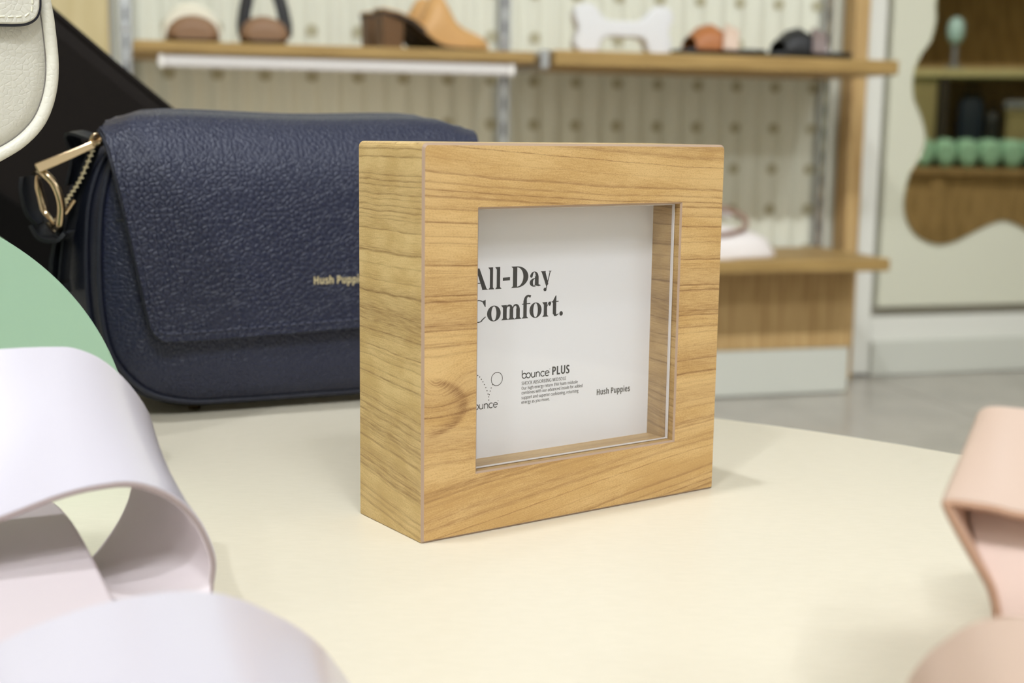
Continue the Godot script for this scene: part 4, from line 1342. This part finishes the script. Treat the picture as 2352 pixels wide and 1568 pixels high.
func shelf_shoes() -> void:
	heeled_mule("tan leather mule with brown block heel, the front one of the pair", 0.358, 0.225, 14.0)
	heeled_mule("tan leather mule with brown block heel, half hidden behind its pair", 0.349, 0.140, 14.0)
	# two round-toed slides seen from the end
	var t := thing("cream_slide", "cream strapped slide with brown footbed, leftmost shoe on the upper shelf", "shoe", on_wall(0.034, 0.6772, 0.27), WALL_TURN + 90.0)
	put("sole", sole_loft([[-0.01, 0.0, 0.006, 0.02], [0.0, 0.0, 0.006, 0.036], [0.03, 0.0, 0.006, 0.041], [0.08, 0.0, 0.006, 0.036], [0.14, 0.0, 0.006, 0.034], [0.17, 0.0, 0.006, 0.02]]), M.sole_dark, t)
	put("footbed", dome([[-0.014, 0.006, 0.026, 0.028], [-0.010, 0.006, 0.038, 0.040], [0.004, 0.006, 0.045, 0.044], [0.03, 0.006, 0.046, 0.044], [0.06, 0.006, 0.040, 0.038], [0.12, 0.006, 0.030, 0.033]]), M.footbed_brown, t)
	put("upper", dome([[0.035, 0.006, 0.062, 0.049], [0.045, 0.006, 0.068, 0.050], [0.08, 0.006, 0.072, 0.047], [0.13, 0.006, 0.070, 0.042], [0.15, 0.006, 0.050, 0.030]]), M.shoe_cream, t)
	t = thing("strappy_sandal", "brown soled sandal with dark ankle straps, second shoe on the upper shelf", "shoe", on_wall(0.154, 0.6772, 0.27), WALL_TURN + 90.0)
	put("sole", sole_loft([[-0.01, 0.0, 0.008, 0.02], [0.0, 0.0, 0.008, 0.035], [0.03, 0.0, 0.008, 0.040], [0.08, 0.0, 0.008, 0.036], [0.14, 0.0, 0.008, 0.034], [0.17, 0.0, 0.008, 0.02]]), M.sole_dark, t)
	put("footbed", dome([[-0.014, 0.008, 0.026, 0.028], [-0.010, 0.008, 0.040, 0.038], [0.004, 0.008, 0.047, 0.041], [0.03, 0.008, 0.050, 0.041], [0.06, 0.008, 0.046, 0.037], [0.12, 0.008, 0.036, 0.033]]), M.footbed_brown, t)
	for k in [-1, 1]:
		var rows := []
		for p in [[0.030, 0.016, 0.041], [0.034, 0.036, 0.042], [0.040, 0.060, 0.038], [0.050, 0.090, 0.031], [0.060, 0.125, 0.026]]:
			rows.append(PackedVector3Array([Vector3(p[0] - 0.012, p[1], k * (p[2] - 0.016)), Vector3(p[0], p[1], k * (p[2] + 0.003)), Vector3(p[0] + 0.022, p[1], k * (p[2] + 0.001))]))
		put("ankle_strap", slab(rows, 0.006), M.shoe_charcoal, t)
	# white bone-shaped block
	var b := thing("bone_block", "white bone-shaped display block standing on the right upper shelf", "display block", on_wall(0.824, 0.6822, 0.22), WALL_TURN)
	var half := [[0.0, 0.030], [0.030, 0.030], [0.044, 0.022], [0.047, 0.010], [0.056, 0.001], [0.072, 0.000], [0.088, 0.003], [0.097, 0.014], [0.095, 0.028], [0.091, 0.042], [0.095, 0.055], [0.099, 0.070], [0.092, 0.085], [0.076, 0.090], [0.060, 0.086], [0.048, 0.074], [0.038, 0.064], [0.022, 0.060], [0.0, 0.060]]
	var pts := []
	for p in half: pts.append(p)
	for i in range(half.size() - 2, 0, -1): pts.append([-half[i][0], half[i][1]])
	put("bone", plate(smooth_flat(pts, 4, true), -0.016, 0.016, 0.004), M.bone_white, b)
	# flat sandals
	flat_sandal("flat black-soled sandal with a cognac brown strap, beside the white bone block", 0.930, 0.245, M.cognac_leather, M.strap_beige)
	flat_sandal("flat black sandal with a black strap, rightmost shoe on the upper shelf", 1.121, 0.235, M.shoe_black, M.strap_taupe)
	# white clog on the lowest shelf
	var c := thing("white_clog", "white clog with a brown rimmed opening on the lowest shelf board", "shoe", on_wall(1.02, 0.2953, 0.215), WALL_TURN)
	put("shell", vamp([[-0.075, 0.0, 0.060, 0.030], [-0.05, 0.0, 0.066, 0.045], [0.0, 0.0, 0.063, 0.05], [0.05, 0.0, 0.056, 0.048], [0.09, 0.0, 0.048, 0.042], [0.118, 0.0, 0.036, 0.032], [0.130, 0.0, 0.020, 0.018], [0.133, 0.0, 0.008, 0.006]]), M.shoe_white, c)
	put("sole", sole_loft([[-0.08, 0.0, 0.012, 0.026], [-0.05, 0.0, 0.012, 0.048], [0.05, 0.0, 0.012, 0.052], [0.11, 0.0, 0.012, 0.042], [0.135, 0.0, 0.012, 0.02]]), M.shoe_white, c)
	var lp := PackedVector3Array()
	for k in 36:
		var a := TAU * k / 36.0
		lp.append(Vector3(-0.005 + cos(a) * 0.078, 0.072 + sin(a) * 0.026, 0.012 - sin(a) * 0.03))
	put("brown_rim", tube(lp, 0.0055, 8, true), M.loop_brown, c)
	put("heel_strap", slab([PackedVector3Array([Vector3(-0.08, 0.05, -0.03), Vector3(0.0, 0.085, -0.035), Vector3(0.06, 0.075, -0.03)]), PackedVector3Array([Vector3(-0.08, 0.075, -0.03), Vector3(0.0, 0.105, -0.035), Vector3(0.06, 0.09, -0.03)])], 0.003), M.shoe_white, c)


func flat_sandal(label: String, s: float, d: float, over: Material, cross: Material) -> void:
	var t := thing("flat_sandal", label, "shoe", on_wall(s, 0.6822, d), WALL_TURN, "pair of flat black-soled sandals")
	put("sole", sole_loft([[-0.008, 0.0, 0.010, 0.018], [0.01, 0.0, 0.012, 0.033], [0.05, 0.0, 0.013, 0.032], [0.09, 0.0, 0.013, 0.033], [0.13, 0.0, 0.013, 0.040], [0.155, 0.001, 0.013, 0.036], [0.172, 0.004, 0.015, 0.020]]), M.shoe_black, t)
	put("strap", vamp([[0.022, 0.010, 0.034, 0.035], [0.040, 0.010, 0.052, 0.035], [0.062, 0.010, 0.058, 0.036], [0.085, 0.010, 0.046, 0.037]]), over, t)
	var rows := []
	for k in 13:
		var a := PI * k / 12.0
		var x := 0.072 + 0.03 * (1.0 - cos(a)) * 0.7
		rows.append(PackedVector3Array([Vector3(x, 0.010 + 0.050 * sin(a), 0.044 * cos(a)), Vector3(x + 0.030, 0.010 + 0.038 * sin(a), 0.045 * cos(a))]))
	put("toe_strap", slab(rows, 0.003), cross, t)


# ------------------------------------------------------------------ mirror and what stands opposite

func mirror_and_far_display() -> void:
	var t := thing("mirror", "frameless mirror with a wavy outline on the white wall panel", "mirror", on_wall(0, 0, 0), WALL_TURN)
	var pts := [[1.70, 0.70], [1.66, 0.64], [1.672, 0.56], [1.650, 0.50], [1.637, 0.453], [1.640, 0.416], [1.629, 0.369], [1.604, 0.335], [1.592, 0.293], [1.597, 0.245], [1.618, 0.205], [1.632, 0.160], [1.624, 0.122], [1.599, 0.083], [1.588, 0.040], [1.588, 0.000], [1.602, -0.037], [1.632, -0.065], [1.678, -0.080], [1.723, -0.074], [1.778, -0.050], [1.823, -0.032], [1.857, -0.028], [1.908, -0.048], [1.955, -0.078], [2.01, -0.085], [2.06, -0.06], [2.085, -0.02], [2.08, 0.04], [2.055, 0.10], [2.05, 0.17], [2.08, 0.24], [2.09, 0.32], [2.06, 0.39], [2.05, 0.46], [2.075, 0.54], [2.07, 0.62], [2.03, 0.70], [1.97, 0.74], [1.91, 0.73], [1.86, 0.71], [1.80, 0.735], [1.745, 0.735]]
	var poly := PackedVector2Array()
	for p in smooth_flat(pts, 6, true): poly.append(p + Vector2(0, TOP - 0.004))
	put("mirror_face", plate(poly, 0.0, 0.005, 0.0008), M.mirror_glass, t)
	# a bench and a cabinet across the shop, seen only in the mirror
	var at := Vector3(2.6587, 0, -1.7441)
	var turn := rad_to_deg(atan2(-0.7324, -0.6814))
	var b := thing("display_bench", "brown wooden bench with a mint green rolled cushion, seen in the wavy mirror", "bench", at, turn)
	put("base", box(Vector3(0, 0.235, -0.24), Vector3(1.9, 0.33, 0.46), 0.004), M.brown_wood, b)
	put("toe_kick", box(Vector3(0, 0.035, -0.26), Vector3(1.86, 0.068, 0.42), 0.002), M.sole_dark, b)
	put("top_board", box(Vector3(0, 0.412, -0.235), Vector3(1.94, 0.022, 0.5), 0.003), M.brown_wood, b)
	for k in 3:
		put("stile", box(Vector3(-0.72 + 0.86 * k, 0.235, -0.006), Vector3(0.05, 0.32, 0.014), 0.002), M.brown_wood, b)
	var roll := begin()
	var rings := []
	for p in [[-0.47, 0.9], [-0.46, 1.0], [-0.03, 1.0], [-0.008, 0.96], [0.004, 0.82], [0.008, 0.6]]:
		var ring := PackedVector3Array()
		for k in 16:
			var a := TAU * k / 16.0
			ring.append(Vector3(cos(a) * 0.040 * p[1], 0.478 + sin(a) * 0.054 * p[1], p[0]))
		rings.append(ring)
	add_loft(roll, rings)
	var rm := done(roll)
	for k in 24:
		put("cushion_roll", rm, M.mint_velvet, b).position = Vector3(-0.906 + 0.0788 * k, 0, 0)
	var c := thing("display_cabinet", "tall open wooden cabinet behind the mint bench, seen in the wavy mirror", "cabinet", at - Basis(Vector3.UP, deg_to_rad(turn)).z * 0.50, turn)
	put("back_panel", box(Vector3(0, 1.1, -0.33), Vector3(2.0, 2.2, 0.02), 0.002), M.brown_wood, c)
	for y in [0.42, 0.795, 1.17, 1.6]:
		put("shelf", box(Vector3(0, y, -0.155), Vector3(1.98, 0.034, 0.33), 0.003), M.cream_wood, c)
	for x in [0.99, -0.6]:
		put("divider", box(Vector3(x, 1.1, -0.16), Vector3(0.03, 2.2, 0.335), 0.002), M.brown_wood, c)
	put("divider", box(Vector3(0.118, 0.61, -0.16), Vector3(0.03, 0.33, 0.335), 0.002), M.sole_dark, c)
	put("side_screen", box(Vector3(0.56, 0.61, -0.02), Vector3(0.83, 0.34, 0.012), 0.002), M.box_beige, c)
	put("side_screen", box(Vector3(0.60, 0.98, -0.02), Vector3(0.75, 0.34, 0.012), 0.002), M.box_beige, c)
	# bags, box and bottle in the cabinet; x runs against the mirrored picture
	var bz := at - Basis(Vector3.UP, deg_to_rad(turn)).z * 0.56
	var ux := Basis(Vector3.UP, deg_to_rad(turn)).x
	var n := thing("navy_backpack", "dark navy upright bag above the mint bench, seen in the mirror", "handbag", bz + ux * 0.005 + Vector3(0, 0.437, 0), turn)
	soft_bag(n, 0.105, 0.275, 0.07, M.bag_blue)
	n = thing("black_pouch", "narrow black bag beside the navy one, seen in the mirror", "handbag", bz - ux * 0.082 + Vector3(0, 0.437, 0), turn)
	soft_bag(n, 0.06, 0.20, 0.06, M.shoe_black)
	n = thing("storage_box", "olive beige box right of the black bag, seen in the mirror", "box", bz - ux * 0.235 + Vector3(0, 0.437, 0), turn)
	put("body", box(Vector3(0, 0.095, -0.04), Vector3(0.21, 0.19, 0.14), 0.006), M.box_beige, n)
	put("lid", box(Vector3(0, 0.200, -0.04), Vector3(0.22, 0.02, 0.15), 0.006), M.box_beige, n)
	n = thing("grey_case", "small grey case lying on the beige box, seen in the mirror", "case", bz - ux * 0.20 + Vector3(0, 0.6475, -0.0), turn)
	put("body", box(Vector3(0, 0.021, -0.04), Vector3(0.16, 0.04, 0.1), 0.010), M.steel_grey, n)
	put("clasp", box(Vector3(0, 0.022, 0.011), Vector3(0.03, 0.012, 0.004), 0.001), M.chrome, n)
	n = thing("shoe_pedestal", "pale shoe form on a steel stem, standing on the cabinet shelf in the mirror", "display stand", bz + ux * 0.085 + Vector3(0, 0.8125, 0), turn)
	put("stem", lathe([[0.0, 0.0], [0.04, 0.0], [0.04, 0.008], [0.012, 0.014], [0.010, 0.11], [0.0, 0.115]], 20), M.steel_grey, n)
	put("form", lathe([[0.0, 0.10], [0.02, 0.105], [0.032, 0.13], [0.034, 0.165], [0.028, 0.19], [0.012, 0.205], [0.0, 0.207]], 24), M.pale_blue, n)


func soft_bag(t: Node3D, w: float, h: float, depth: float, m: Material) -> void:
	var rings := []
	for p in [[0.0, 0.92], [0.006, 0.99], [0.05, 1.0], [h * 0.6, 1.0], [h * 0.85, 0.93], [h * 0.96, 0.80], [h, 0.6]]:
		var ring := PackedVector3Array()
		for k in 28:
			var a := TAU * k / 28.0
			ring.append(Vector3(signf(cos(a)) * pow(absf(cos(a)), 0.5) * w / 2 * p[1], p[0], -0.04 + signf(sin(a)) * pow(absf(sin(a)), 0.5) * depth / 2 * p[1]))
		rings.append(ring)
	put("body", loft(rings), m, t)
	put("handle", tube(smooth_path([Vector3(-w * 0.2, h * 0.97, -0.04), Vector3(-w * 0.18, h + 0.03, -0.04), Vector3(w * 0.18, h + 0.03, -0.04), Vector3(w * 0.2, h * 0.97, -0.04)], 6), 0.004, 8), m, t)
